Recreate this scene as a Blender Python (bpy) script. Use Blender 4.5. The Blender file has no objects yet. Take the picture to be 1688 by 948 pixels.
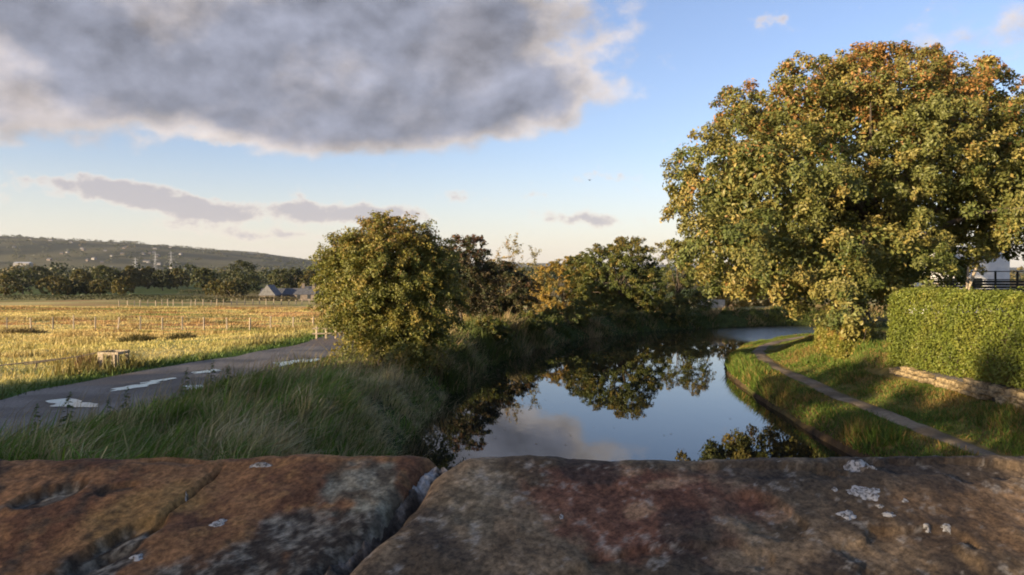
import bpy, math, random
import numpy as np
from mathutils import Vector

random.seed(7)
R = np.random.default_rng(11)
sc = bpy.context.scene
COL = sc.collection

# ------------------------------------------------------------------ camera, light, sky
CAMZ = 4.5            # eye above the canal water (water is z = 0)
F = 1275.0            # focal length in photo pixels (photo is 1688 px wide)
cam = bpy.data.cameras.new('camera')
camo = bpy.data.objects.new('camera', cam)
COL.objects.link(camo)
camo.location = (0, 0, CAMZ)
camo.rotation_euler = (math.pi / 2, 0, 0)
cam.sensor_width = 36.0
cam.lens = 36.0 * F / 1688.0
cam.shift_y = -24.0 / 1688.0
cam.clip_start = 0.05
cam.clip_end = 30000
sc.camera = camo

SUN_AZ = 124.0        # degrees left of the view direction
SUN_EL = 10.0
EXPOSURE = 1.45
SKY = 0.1
sc.view_settings.view_transform = 'Standard'
sc.view_settings.look = 'None'
sc.view_settings.gamma = 1.0
sc.view_settings.use_curve_mapping = False
sc.view_settings.exposure = EXPOSURE

sd = Vector((-math.sin(math.radians(SUN_AZ)) * math.cos(math.radians(SUN_EL)),
             math.cos(math.radians(SUN_AZ)) * math.cos(math.radians(SUN_EL)),
             math.sin(math.radians(SUN_EL))))
sl = bpy.data.lights.new('sun', 'SUN')
sl.energy = 5.0
sl.angle = math.radians(0.6)
sl.color = (1.0, 0.77, 0.49)
slo = bpy.data.objects.new('sun', sl)
COL.objects.link(slo)
slo.rotation_euler = (-sd).to_track_quat('-Z', 'Y').to_euler()

world = bpy.data.worlds.new('World')
sc.world = world
world.use_nodes = True
WN = world.node_tree


class NB:
    """small helper for building node maths"""
    def __init__(s, nt): s.nt = nt
    def n(s, typ, **kw):
        x = s.nt.nodes.new(typ)
        for k, v in kw.items(): setattr(x, k, v)
        return x
    def put(s, sock, v):
        if isinstance(v, bpy.types.NodeSocket): s.nt.links.new(v, sock)
        elif v is not None: sock.default_value = v
    def m(s, op, a, b=None, c=None, clamp=False):
        x = s.n('ShaderNodeMath', operation=op, use_clamp=clamp)
        s.put(x.inputs[0], a); s.put(x.inputs[1], b)
        if c is not None: s.put(x.inputs[2], c)
        return x.outputs[0]
    def mix(s, f, a, b, blend='MIX'):
        x = s.n('ShaderNodeMix', data_type='RGBA', blend_type=blend)
        s.put(x.inputs[0], f); s.put(x.inputs[6], a); s.put(x.inputs[7], b)
        return x.outputs[2]
    def ramp(s, f, lo, hi, smooth=True):
        x = s.n('ShaderNodeMapRange', interpolation_type='SMOOTHSTEP' if smooth else 'LINEAR')
        s.put(x.inputs[0], f); x.inputs[1].default_value = lo; x.inputs[2].default_value = hi
        return x.outputs[0]
    def noise(s, vec, scale, detail=4, rough=0.5, dist=0.0, dim='3D'):
        x = s.n('ShaderNodeTexNoise', noise_dimensions=dim)
        if vec is not None: s.put(x.inputs['Vector'], vec)
        x.inputs['Scale'].default_value = scale
        x.inputs['Detail'].default_value = detail
        x.inputs['Roughness'].default_value = rough
        x.inputs['Distortion'].default_value = dist
        return x.outputs[0]


def build_sky():
    b = NB(WN)
    bg = WN.nodes['Background']
    sky = b.n('ShaderNodeTexSky', sky_type='NISHITA')
    sky.sun_disc = False
    sky.sun_elevation = math.radians(SUN_EL)
    sky.sun_rotation = math.radians(360 - SUN_AZ)
    sky.air_density = 1.0; sky.dust_density = 0.6; sky.ozone_density = 2.5
    tc = b.n('ShaderNodeTexCoord')
    sep = b.n('ShaderNodeSeparateXYZ')
    WN.links.new(tc.outputs['Generated'], sep.inputs[0])
    X, Y, Z = sep.outputs
    az = b.m('ARCTAN2', X, Y)
    el = b.m('ARCSINE', Z)
    # bluer, lighter evening sky than the bare atmosphere model
    hs = b.n('ShaderNodeHueSaturation')
    hs.inputs['Saturation'].default_value = 1.0
    hs.inputs['Value'].default_value = 1.6
    WN.links.new(sky.outputs[0], hs.inputs['Color'])
    base = b.mix(1.0, hs.outputs[0], (0.645, 0.535, 0.575, 1), 'MULTIPLY')
    base = b.mix(b.m('MULTIPLY', b.ramp(el, 0.17, -0.02), 0.55), base, (3.5, 3.35, 3.05, 1))
    # domain warp
    cv = b.n('ShaderNodeCombineXYZ')
    b.put(cv.inputs[0], az); b.put(cv.inputs[1], b.m('MULTIPLY', el, 1.35)); cv.inputs[2].default_value = 0.37
    n1 = b.noise(cv.outputs[0], 7.0, 7, 0.55)
    n2 = b.noise(cv.outputs[0], 24.0, 6, 0.6)
    cv2 = b.n('ShaderNodeCombineXYZ')
    b.put(cv2.inputs[0], b.m('ADD', az, -0.012)); b.put(cv2.inputs[1], b.m('MULTIPLY', b.m('ADD', el, 0.02), 1.35)); cv2.inputs[2].default_value = 0.37
    n1b = b.noise(cv2.outputs[0], 7.0, 7, 0.55)

    def uv(px, py):
        u = math.atan((px - 844) / F)
        v = math.atan((450 - py) / math.hypot(F, px - 844))
        return u, v

    cuv = b.n('ShaderNodeCombineXYZ')
    b.put(cuv.inputs[0], az); b.put(cuv.inputs[1], el)

    def blobs(items):
        tot = 0.0
        for (px, py, rx, ry, rot, amp) in items:
            u, v = uv(px, py)
            mp = b.n('ShaderNodeMapping', vector_type='TEXTURE')
            WN.links.new(cuv.outputs[0], mp.inputs[0])
            mp.inputs['Location'].default_value = (u, v, 0)
            mp.inputs['Rotation'].default_value = (0, 0, rot)
            mp.inputs['Scale'].default_value = (1.7 * rx / F, 1.7 * ry / F, 1)
            g = b.n('ShaderNodeTexGradient', gradient_type='SPHERICAL')
            WN.links.new(mp.outputs[0], g.inputs[0])
            tot = b.m('MULTIPLY_ADD', g.outputs['Fac'], amp, tot)
        return tot
    big = blobs([  # px, py, rx, ry, tilt, amount (directions on the sky dome)
        (250, 20, 420, 130, 0.0, 1.0), (620, 60, 300, 130, -0.12, 1.0), (560, 165, 190, 70, -0.05, 0.8), (860, 165, 110, 42, 0.06, 0.75), (820, 70, 120, 70, 0, 0.5),
        (330, 120, 300, 60, -0.1, 0.6), (-250, -60, 400, 150, 0, 0.9), (1050, 20, 95, 50, 0.1, 0.52), (300, -300, 700, 170, 0, 1.0), (30, 150, 160, 30, 0, 0.4), (1280, -170, 260, 60, 0.1, 0.6),
        (-1200, -160, 420, 150, 0.1, 0.9), (2700, -120, 500, 130, 0, 0.9), (-500, 130, 220, 40, -0.05, 0.7)])
    small = blobs([
        (160, 311, 95, 17, -0.08, 1.05), (255, 328, 75, 16, -0.1, 1.0), (325, 358, 62, 19, 0, 1.0), (20, 180, 60, 18, 0, 0.9), (470, 345, 90, 18, 0.0, 0.9), (580, 354, 100, 16, 0.0, 1.0), (640, 352, 70, 12, 0, 0.6),
        (440, 388, 95, 11, 0, 0.75), (368, 230, 36, 13, 0, 0.95), (540, 235, 45, 14, 0, 0.7), (972, 362, 75, 13, -0.12, 1.0), (752, 326, 36, 10, 0, 0.8), (1005, 295, 60, 9, 0, 0.65), (880, 322, 55, 5, 0, 0.4),
        (1680, 178, 50, 26, 0.2, 0.9), (1275, 25, 42, 24, 0.2, 0.42), (950, 388, 70, 6, 0, 0.4), (1900, 300, 140, 25, 0, 0.8), (2100, 200, 110, 25, 0, 0.8), (-160, 320, 120, 18, 0, 0.8), (-420, 280, 130, 20, 0, 0.8), (700, 410, 120, 5, 0, 0.3)])
    nsum = b.m('ADD', b.m('MULTIPLY', b.m('SUBTRACT', n1, 0.5), 1.5), b.m('MULTIPLY', b.m('SUBTRACT', n2, 0.5), 0.75))
    dbig = b.m('ADD', big, b.m('MULTIPLY', nsum, 1.0))
    n3 = b.noise(cv.outputs[0], 60.0, 5, 0.6)
    dsm = b.m('ADD', small, b.m('ADD', b.m('MULTIPLY', b.m('SUBTRACT', n2, 0.5), 1.9), b.m('MULTIPLY', b.m('SUBTRACT', n3, 0.5), 1.1)))
    abig = b.ramp(dbig, 0.30, 0.74)
    asm = b.ramp(dsm, 0.30, 0.85)
    # thickness darkens, thin rims and sun-facing puffs stay warm
    core = b.ramp(dbig, 0.42, 1.1)
    relief = b.m('MULTIPLY', b.m('SUBTRACT', n1, n1b), 2.4)
    rim = b.mix(core, (1.75, 1.55, 1.42, 1), (0.68, 0.72, 0.90, 1))
    shade = b.m('ADD', 1.0, relief)
    shade = b.m('ADD', shade, b.m('MULTIPLY', b.m('SUBTRACT', n2, 0.5), 0.22))
    shade = b.m('ADD', shade, b.m('MULTIPLY', b.m('SUBTRACT', b.noise(cv.outputs[0], 9.0, 7, 0.55), 0.5), 0.5))
    shade = b.m('MAXIMUM', b.m('MINIMUM', shade, 1.6), 0.62)
    warm = b.ramp(b.noise(cv.outputs[0], 4.2, 5, 0.55), 0.46, 0.64)
    warm = b.m('MULTIPLY', warm, b.ramp(az, 0.2, -0.55))
    bigc = b.mix(b.m('MULTIPLY', warm, 0.8), rim, (1.40, 1.24, 1.18, 1))
    bigc = b.mix(1.0, bigc, shade, 'MULTIPLY')
    smc = b.mix(b.ramp(dsm, 0.45, 1.0), (2.2, 1.90, 1.64, 1), (1.18, 1.08, 1.15, 1))
    K = 1.62     # cloud radiance in units of the sky background
    vs = b.n('ShaderNodeVectorMath', operation='SCALE'); b.put(vs.inputs[0], bigc); vs.inputs['Scale'].default_value = K
    vs2 = b.n('ShaderNodeVectorMath', operation='SCALE'); b.put(vs2.inputs[0], smc); vs2.inputs['Scale'].default_value = K
    c1 = b.mix(b.m('MULTIPLY', asm, 0.8), base, vs2.outputs[0])
    c2 = b.mix(b.m('MULTIPLY', abig, 0.97), c1, vs.outputs[0])
    WN.links.new(c2, bg.inputs[0])
    bg.inputs[1].default_value = SKY
    world.cycles.sampling_method = 'MANUAL'
    world.cycles.sample_map_resolution = 512
build_sky()

# ------------------------------------------------------------------ helpers
def at(px, py, d):
    return np.array([(px - 844) / F * d, d, CAMZ + (450 - py) / F * d])

def tag(o, label=None, cat=None, group=None, kind=None):
    if label: o['label'] = label
    if cat: o['category'] = cat
    if group: o['group'] = group
    if kind: o['kind'] = kind
    return o

def empty(name, loc=(0, 0, 0)):
    o = bpy.data.objects.new(name, None)
    COL.objects.link(o)
    o.location = loc
    o.empty_display_size = 0.2
    return o

def link(name, me, mat=None, parent=None, loc=None):
    o = bpy.data.objects.new(name, me)
    COL.objects.link(o)
    if mat and not me.materials: me.materials.append(mat)
    if parent is not None: o.parent = parent
    if loc is not None: o.location = loc
    return o

def mesh_np(name, V, faces, col=None, smooth=False):
    """faces: list of (N,k) int arrays"""
    V = np.asarray(V, dtype=np.float32)
    me = bpy.data.meshes.new(name)
    me.vertices.add(len(V)); me.vertices.foreach_set('co', V.ravel())
    idx = np.concatenate([f.ravel() for f in faces]).astype(np.int32)
    tot = np.concatenate([np.full(len(f), f.shape[1], np.int32) for f in faces])
    st = np.concatenate([[0], np.cumsum(tot)[:-1]]).astype(np.int32)
    me.loops.add(len(idx)); me.loops.foreach_set('vertex_index', idx)
    me.polygons.add(len(tot)); me.polygons.foreach_set('loop_start', st)
    try: me.polygons.foreach_set('loop_total', tot)
    except Exception: pass
    me.polygons.foreach_set('use_smooth', np.full(len(tot), bool(smooth)))
    if col is not None:
        a = me.color_attributes.new('Col', 'FLOAT_COLOR', 'POINT')
        c = np.ones((len(V), 4), np.float32); c[:, :3] = col
        a.data.foreach_set('color', c.ravel())
    me.update(calc_edges=True)
    return me

def local(V, o):
    return np.asarray(V) - np.array(o.location)

# value noise ---------------------------------------------------------------
_T = np.random.default_rng(5).random((256, 256))
def vnoise(x, y):
    xi = np.floor(x).astype(int); yi = np.floor(y).astype(int)
    fx = x - xi; fy = y - yi
    fx = fx * fx * (3 - 2 * fx); fy = fy * fy * (3 - 2 * fy)
    g = lambda a, c: _T[a & 255, c & 255]
    return (g(xi, yi) * (1 - fx) + g(xi + 1, yi) * fx) * (1 - fy) + (g(xi, yi + 1) * (1 - fx) + g(xi + 1, yi + 1) * fx) * fy
def fbm(x, y, s, o=4, g=0.5):
    x = np.asarray(x, float) * s; y = np.asarray(y, float) * s
    t = 0; a = 1; n = 0
    for k in range(o):
        t = t + a * vnoise(x + 17.3 * k, y - 9.7 * k); n += a
        a *= g; x = x * 2.03; y = y * 2.03
    return t / n
def sstep(a, b, x):
    t = np.clip((np.asarray(x, float) - a) / (b - a), 0, 1)
    return t * t * (3 - 2 * t)
def norm(v):
    return v / np.maximum(np.linalg.norm(v, axis=-1, keepdims=True), 1e-9)

# ------------------------------------------------------------------ materials
MATS = {}
def new_mat(name):
    m = bpy.data.materials.new(name); m.use_nodes = True
    MATS[name] = m
    return m, m.node_tree, m.node_tree.nodes['Principled BSDF'], NB(m.node_tree)

def leaf_mat(name, trans=0.3, rough=0.5, spec=0.35):
    m, nt, p, b = new_mat(name)
    at_ = b.n('ShaderNodeAttribute', attribute_name='Col')
    nt.links.new(at_.outputs['Color'], p.inputs['Base Color'])
    p.inputs['Roughness'].default_value = rough
    p.inputs['Specular IOR Level'].default_value = spec
    tr = b.n('ShaderNodeBsdfTranslucent')
    c = b.mix(1.0, at_.outputs['Color'], (1.25, 1.15, 0.7, 1), 'MULTIPLY')
    nt.links.new(c, tr.inputs[0])
    mx = b.n('ShaderNodeMixShader'); mx.inputs[0].default_value = trans
    nt.links.new(p.outputs[0], mx.inputs[1]); nt.links.new(tr.outputs[0], mx.inputs[2])
    nt.links.new(mx.outputs[0], nt.nodes['Material Output'].inputs[0])
    return m
LEAF = leaf_mat('leaf')
GRASS = leaf_mat('grass_blade', 0.25, 0.6, 0.2)

def simple(name, col, rough=0.8, nscale=8.0, var=0.35, bump=0.3, metal=0.0, bscale=None, dist=0.02, spec=0.4):
    m, nt, p, b = new_mat(name)
    tc = b.n('ShaderNodeTexCoord')
    n = b.noise(tc.outputs['Object'], nscale, 6, 0.6)
    f = b.ramp(n, 0.3, 0.7)
    c = b.mix(f, tuple(v * (1 - var) for v in col) + (1,), tuple(min(1, v * (1 + var)) for v in col) + (1,))
    nt.links.new(c, p.inputs['Base Color'])
    p.inputs['Roughness'].default_value = rough
    p.inputs['Metallic'].default_value = metal
    p.inputs['Specular IOR Level'].default_value = spec
    if bump:
        bp = b.n('ShaderNodeBump'); bp.inputs['Strength'].default_value = bump; bp.inputs['Distance'].default_value = dist
        nt.links.new(b.noise(tc.outputs['Object'], bscale or nscale * 3, 5, 0.6), bp.inputs['Height'])
        nt.links.new(bp.outputs[0], p.inputs['Normal'])
    return m
BARK = simple('bark', (0.07, 0.055, 0.04), 0.9, 6, 0.5, 0.8)
TIMBER = simple('weathered_timber', (0.34, 0.28, 0.2), 0.85, 12, 0.4, 0.4)
DARKWOOD = simple('dark_timber', (0.035, 0.033, 0.032), 0.8, 12, 0.4, 0.3)
RUST = simple('rusty_steel', (0.12, 0.10, 0.085), 0.6, 14, 0.4, 0.2, 0.5)
WIRE = simple('wire', (0.22, 0.21, 0.2), 0.5, 10, 0.2, 0.0, 0.7)
WHITE = simple('white_render', (0.72, 0.72, 0.70), 0.8, 3, 0.06, 0.1)
SLATE = simple('slate_roof', (0.075, 0.078, 0.085), 0.6, 2, 0.35, 0.2)
HSTONE = simple('house_stone', (0.14, 0.115, 0.095), 0.9, 2.5, 0.3, 0.2)
PALE = simple('pale_wall', (0.24, 0.23, 0.215), 0.9, 1, 0.1, 0.0)
GLASS = simple('window_glass', (0.03, 0.035, 0.04), 0.08, 2, 0.1, 0.0)
STEEL = simple('galvanised_steel', (0.45, 0.46, 0.47), 0.5, 3, 0.15, 0.0, 0.3)
WALLST = simple('wall_stone', (0.25, 0.19, 0.10), 0.92, 9, 0.6, 0.9, bscale=25, dist=0.03)
MORTAR = simple('dark_mortar', (0.06, 0.055, 0.05), 0.95, 40, 0.5, 0.8)
BIRD = simple('dark_feather', (0.02, 0.02, 0.02), 0.7, 20, 0.2, 0.0)

def vcol_mat(name, rough=0.9, fine=30.0, fvar=0.35, bump=0.5, dist=0.03, spec=0.2, fine2=None):
    m, nt, p, b = new_mat(name)
    at_ = b.n('ShaderNodeAttribute', attribute_name='Col')
    tc = b.n('ShaderNodeTexCoord')
    n = b.noise(tc.outputs['Object'], fine, 6, 0.65)
    k = b.m('ADD', 1 - fvar, b.m('MULTIPLY', b.ramp(n, 0.25, 0.75), 2 * fvar))
    if fine2:
        n2 = b.noise(tc.outputs['Object'], fine2, 3, 0.6)
        k = b.m('MULTIPLY', k, b.m('ADD', 0.75, b.m('MULTIPLY', n2, 0.5)))
    c = b.mix(1.0, at_.outputs['Color'], k, 'MULTIPLY')
    nt.links.new(c, p.inputs['Base Color'])
    p.inputs['Roughness'].default_value = rough
    p.inputs['Specular IOR Level'].default_value = spec
    bp = b.n('ShaderNodeBump'); bp.inputs['Strength'].default_value = bump; bp.inputs['Distance'].default_value = dist
    nt.links.new(n, bp.inputs['Height']); nt.links.new(bp.outputs[0], p.inputs['Normal'])
    return m
GROUND = vcol_mat('meadow_ground', 0.95, 3.0, 0.4, 0.6, 0.08, 0.1)
STONE = vcol_mat('coping_sandstone', 0.9, 190.0, 0.5, 0.55, 0.0025, 0.25, fine2=520.0)
TRACKM = vcol_mat('wet_tarmac', 0.55, 14.0, 0.55, 0.9, 0.03, 0.4, fine2=60.0)
PATHM = vcol_mat('trodden_earth', 0.9, 8.0, 0.25, 0.4, 0.02, 0.2)

def water_mat(name, base, ripple, rough=0.015, ruffled=False):
    m, nt, p, b = new_mat(name)
    p.inputs['Base Color'].default_value = base + (1,)
    p.inputs['Roughness'].default_value = rough
    p.inputs['IOR'].default_value = 1.34
    p.inputs['Specular IOR Level'].default_value = 0.5
    tc = b.n('ShaderNodeTexCoord')
    mp = b.n('ShaderNodeMapping'); mp.inputs['Scale'].default_value = (1.0, 0.45, 1)
    nt.links.new(tc.outputs['Object'], mp.inputs[0])
    bp = b.n('ShaderNodeBump'); bp.inputs['Strength'].default_value = ripple; bp.inputs['Distance'].default_value = 0.02
    nt.links.new(b.noise(mp.outputs[0], 1.1, 3, 0.55), bp.inputs['Height']); nt.links.new(bp.outputs[0], p.inputs['Normal'])
    if ruffled:     # a breeze ruffles the open reach beyond the bend
        sp_ = b.n('ShaderNodeSeparateXYZ'); nt.links.new(tc.outputs['Object'], sp_.inputs[0])
        f = b.m('MULTIPLY', b.ramp(sp_.outputs[1], 49.0, 54.0), b.ramp(sp_.outputs[0], 13.0, 18.5))
        bp2 = b.n('ShaderNodeBump'); bp2.inputs['Distance'].default_value = 0.05
        nt.links.new(b.m('MULTIPLY', f, 0.9), bp2.inputs['Strength'])
        nt.links.new(b.noise(tc.outputs['Object'], 5.0, 4, 0.6), bp2.inputs['Height'])
        nt.links.new(bp.outputs[0], bp2.inputs['Normal']); nt.links.new(bp2.outputs[0], p.inputs['Normal'])
        nt.links.new(b.m('ADD', rough, b.m('MULTIPLY', f, 0.12)), p.inputs['Roughness'])
    return m
WATER = water_mat('canal_water', (0.012, 0.012, 0.008), 0.13, ruffled=True)
PUDDLE = water_mat('puddle_water', (0.05, 0.05, 0.05), 0.01)

# ------------------------------------------------------------------ terrain
CEN = np.array([(3, -60), (3, 0), (3, 19), (3.2, 25), (3.6, 30), (4.3, 35.5), (5.6, 40.5), (8, 46.5), (11.5, 52), (16, 56.5), (22, 59.8), (32, 62.5), (60, 66), (150, 75), (400, 80)], float)
HALF = 5.35
def resample(P, step):
    P = np.asarray(P, float)
    # Catmull-Rom then uniform resample
    Q = np.vstack([2 * P[0] - P[1], P, 2 * P[-1] - P[-2]])
    out = []
    for i in range(1, len(Q) - 2):
        t = np.linspace(0, 1, 24, endpoint=False)[:, None]
        a, b_, c, d = Q[i - 1], Q[i], Q[i + 1], Q[i + 2]
        out.append(0.5 * (2 * b_ + (c - a) * t + (2 * a - 5 * b_ + 4 * c - d) * t ** 2 + (3 * b_ - a - 3 * c + d) * t ** 3))
    out = np.vstack(out + [P[-1:]])
    s = np.concatenate([[0], np.cumsum(np.linalg.norm(np.diff(out, axis=0), axis=1))])
    n = max(2, int(s[-1] / step))
    u = np.linspace(0, s[-1], n)
    return np.stack([np.interp(u, s, out[:, k]) for k in range(out.shape[1])], 1)
CENL = resample(CEN, 1.5)
TRACK = resample([(-24, -14), (-18, -3), (-14.2, 6), (-12.2, 13), (-11.2, 18), (-10.7, 23), (-10.0, 27.5), (-8.9, 31), (-8.0, 35), (-7.6, 41), (-7.6, 48), (-8.2, 56), (-10, 75), (-14, 98)], 1.0)
TOW = None

def sdist(x, y, P):
    """signed distance to polyline (positive on its right) """
    x = np.asarray(x, float); y = np.asarray(y, float)
    best = np.full(x.shape, 1e9); sg = np.ones(x.shape)
    for i in range(len(P) - 1):
        ax, ay = P[i]; dx, dy = P[i + 1] - P[i]
        L2 = dx * dx + dy * dy
        t = np.clip(((x - ax) * dx + (y - ay) * dy) / L2, 0, 1)
        ex = x - ax - t * dx; ey = y - ay - t * dy
        d = ex * ex + ey * ey
        m = d < best
        best = np.where(m, d, best)
        sg = np.where(m, np.sign(ex * dy - ey * dx), sg)
    return np.sqrt(best) * np.where(sg == 0, 1, sg)

class Table:
    """signed distance to a polyline sampled once on a grid, then looked up"""
    def __init__(t, P, x0, x1, y0, y1, st):
        t.x0, t.y0, t.st = x0, y0, st
        X, Y = np.meshgrid(np.arange(x0, x1 + st, st), np.arange(y0, y1 + st, st))
        t.g = sdist(X, Y, P)
    def __call__(t, x, y):
        fx = np.clip((x - t.x0) / t.st, 0, t.g.shape[1] - 1.001); fy = np.clip((y - t.y0) / t.st, 0, t.g.shape[0] - 1.001)
        i = fx.astype(int); j = fy.astype(int); fx = fx - i; fy = fy - j
        g = t.g
        return (g[j, i] * (1 - fx) + g[j, i + 1] * fx) * (1 - fy) + (g[j + 1, i] * (1 - fx) + g[j + 1, i + 1] * fx) * fy
CT = Table(CENL, -60, 110, -70, 150, 0.5)
TT = Table(TRACK, -60, 60, -20, 100, 0.5)
def track_s(x, y): return TT(np.asarray(x, float), np.asarray(y, float))

def canal_s(x, y):
    x = np.asarray(x, float); y = np.asarray(y, float)
    x, y = np.broadcast_arrays(x, y)
    out = CT(x, y)
    far = (x < -60) | (x > 110) | (y > 150) | (y < -70)
    return np.where(far, np.where(y > 75, -90.0, np.where(x < 0, -90.0, 90.0)), out)

FY = np.array([-200, 12, 20, 33, 69, 150, 250, 600, 1000, 1700, 9000.])
FZ = np.array([1.4, 1.4, 1.3, 1.0, -0.6, -2.3, -3.4, -5.5, -5, -1, -1.])
def height(x, y, s=None):
    x = np.asarray(x, float); y = np.asarray(y, float)
    x, y = np.broadcast_arrays(x, y)
    if s is None: s = canal_s(x, y)
    dl = -s - HALF          # metres from the left water edge
    dr = s - HALF           # metres from the right water edge
    lump = (fbm(x, y, 0.7, 3) - 0.5) * sstep(1.6, 3.0, np.abs(track_s(x, y)))
    field = np.interp(y, FY, FZ) + (fbm(x, y, 0.02, 3) - 0.5) * 1.2 * sstep(40, 160, y)
    # undulating rough fields towards the wood
    field = field + (fbm(x + 40, y, 0.009, 3) - 0.45) * 5 * sstep(170, 330, y) * sstep(900, 500, y)
    w = sstep(9, 26, dl)
    bank = 1.2 + 0.12 * (fbm(x, y, 0.15, 2) - 0.5)
    zl = bank * (1 - w) + field * w
    edge = sstep(-0.25, 1.9, dl)
    zl = np.where(dl < 1.9, -0.5 + (zl + 0.5) * edge, zl)
    # right side: verge, towpath, slope to the hedge
    zr = np.interp(dr, [-0.12, 0.02, 0.35, 1.2, 2.0, 2.4, 3.4, 6, 40], [-0.5, 0.12, 0.52, 0.68, 0.70, 0.76, 1.12, 1.3, 1.7])
    zr = np.where(dr > 0, zr * (1 - 0.42 * sstep(35, 43, y) * sstep(6, 2, dr)), zr)
    hx = np.interp(y, [0, 13.5, 25, 32, 45, 60], [12.9, 12.70, 12.10, 12.75, 20, 36])
    zr = zr + 0.6 * sstep(0.0, 0.55, x - hx) * (dr > 2.2)
    z = np.where(s < 0, zl, zr)
    z = np.where(np.abs(s) < HALF - 0.25, -1.0, z)
    # far bank beyond the bend belongs to the left side; bridge approaches behind and beside the camera
    emb = np.interp(y, [-14, -4, 2, 12], [0, 1, 1, 0])
    emb = emb * sstep(0.3, 3.0, np.abs(s) - HALF)
    z = z + np.maximum(0, 3.25 - z) * emb
    z = z + lump * 0.10 * sstep(0.2, 1.0, np.abs(np.abs(s) - HALF)) * (np.abs(s) > HALF)
    # hills across the valley
    ridge = np.interp(x, [-9000, -3000, -1990, -1500, -1044, -760, -400, 9000], [175, 165, 146, 122, 84, 46, 20, 12])
    ridge = ridge * (1 + 0.16 * (fbm(x, y * 0.3, 0.004, 4) - 0.5))
    z = z + ridge * np.exp(-np.maximum(0, np.abs(y - 3100) - 120) ** 2 / (2 * 640.0 ** 2)) * sstep(600, 1500, y)
    r2 = np.interp(x, [-9000, -4200, -2450, -1800, -1000, 150, 350, 3000, 9000], [230, 240, 215, 115, 85, 92, 96, 60, 50])
    r2 = r2 * (1 + 0.2 * (fbm(x, y * 0.2, 0.0012, 4) - 0.5))
    z = z + r2 * np.exp(-((y - 7200) / 900.0) ** 2)
    return z

def axis(segs):
    out = [segs[0][0]]
    for a, b_, st in segs:
        n = max(1, int(round((b_ - a) / st)))
        out += list(np.linspace(a, b_, n + 1)[1:])
    return np.array(out)
def geo(a, b_, n): return list(np.geomspace(a, b_, n))
gx = np.concatenate([-np.array(geo(60, 9500, 60))[::-1][:-1], axis([(-60, -22, 1.0), (-22, 24, 0.40), (24, 60, 1.0)]), np.array(geo(60, 9500, 60))[1:]])
gy = np.concatenate([-np.array(geo(20, 900, 14))[::-1][:-1], axis([(-20, 12, 1.0), (12, 70, 0.44), (70, 130, 1.0), (130, 400, 4)]), np.array(geo(400, 9500, 90))[1:]])
GX, GY = np.meshgrid(gx, gy)
GS = canal_s(GX, GY)
GZ = height(GX, GY, GS)

def lin(c):   # sRGB 0-255 to linear
    c = np.array(c, float) / 255
    return np.where(c <= 0.04045, c / 12.92, ((c + 0.055) / 1.055) ** 2.4)

def lerp(a, b_, t):
    t = np.asarray(t)[..., None]
    return a * (1 - t) + b_ * t

def ground_col(x, y, s):
    n1 = fbm(x, y, 0.06, 4); n2 = fbm(x + 50, y - 20, 0.35, 4); n3 = fbm(x, y * 2.2, 0.13, 4)
    green = np.array([0.13, 0.155, 0.036]); gold = np.array([0.52, 0.425, 0.17]); rust = np.array([0.36, 0.19, 0.08])
    c = lerp(green * np.ones(x.shape + (3,)), gold, sstep(0.30, 0.60, n1 * 0.5 + n3 * 0.5))
    c = lerp(c, np.array([0.28, 0.28, 0.075]), sstep(60, 34, y) * 0.55 * sstep(0.7, 0.4, n2))
    c = lerp(c, rust, 0.85 * sstep(0.50, 0.62, n3) * sstep(42, 66, y) * (y < 200))
    c = lerp(c, np.array([0.09, 0.13, 0.025]), sstep(0.62, 0.75, n2) * 0.7)
    # verge along the track is rank green
    td = np.where((np.abs(x) < 60) & (y > -20) & (y < 90), np.abs(track_s(x, y)), 50.0)
    c = lerp(c, np.array([0.055, 0.10, 0.018]), sstep(5.0, 2.2, td))
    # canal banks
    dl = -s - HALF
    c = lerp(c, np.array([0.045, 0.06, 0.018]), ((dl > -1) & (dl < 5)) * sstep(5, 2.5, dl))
    dr = s - HALF
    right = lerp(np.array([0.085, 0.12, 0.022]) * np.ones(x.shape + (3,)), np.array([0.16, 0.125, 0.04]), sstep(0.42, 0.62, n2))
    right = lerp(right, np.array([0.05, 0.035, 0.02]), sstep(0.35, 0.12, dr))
    c = np.where(((s > 0) & (y < 200))[..., None], right, c)
    # distant fields and wooded hill
    far = sstep(170, 260, y)
    cell = vnoise(x * 0.012 + 3, y * 0.006)
    fcol = lerp(np.array([0.065, 0.09, 0.022]) * np.ones(x.shape + (3,)), np.array([0.16, 0.125, 0.05]), sstep(0.45, 0.6, cell))
    c = lerp(c, fcol, far)
    hill = sstep(900, 1700, y)
    hn = fbm(x, y, 0.006, 4)
    hcol = lerp(np.array([0.022, 0.028, 0.014]) * np.ones(x.shape + (3,)), np.array([0.11, 0.10, 0.045]), sstep(0.52, 0.62, hn))
    return lerp(c, hcol, hill)
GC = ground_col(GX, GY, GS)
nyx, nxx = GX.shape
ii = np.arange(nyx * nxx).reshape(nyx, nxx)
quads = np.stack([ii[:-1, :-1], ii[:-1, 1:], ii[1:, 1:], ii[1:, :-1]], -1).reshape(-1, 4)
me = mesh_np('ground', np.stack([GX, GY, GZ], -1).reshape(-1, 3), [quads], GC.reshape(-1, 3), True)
tag(link('ground', me, GROUND), kind='structure')

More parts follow.
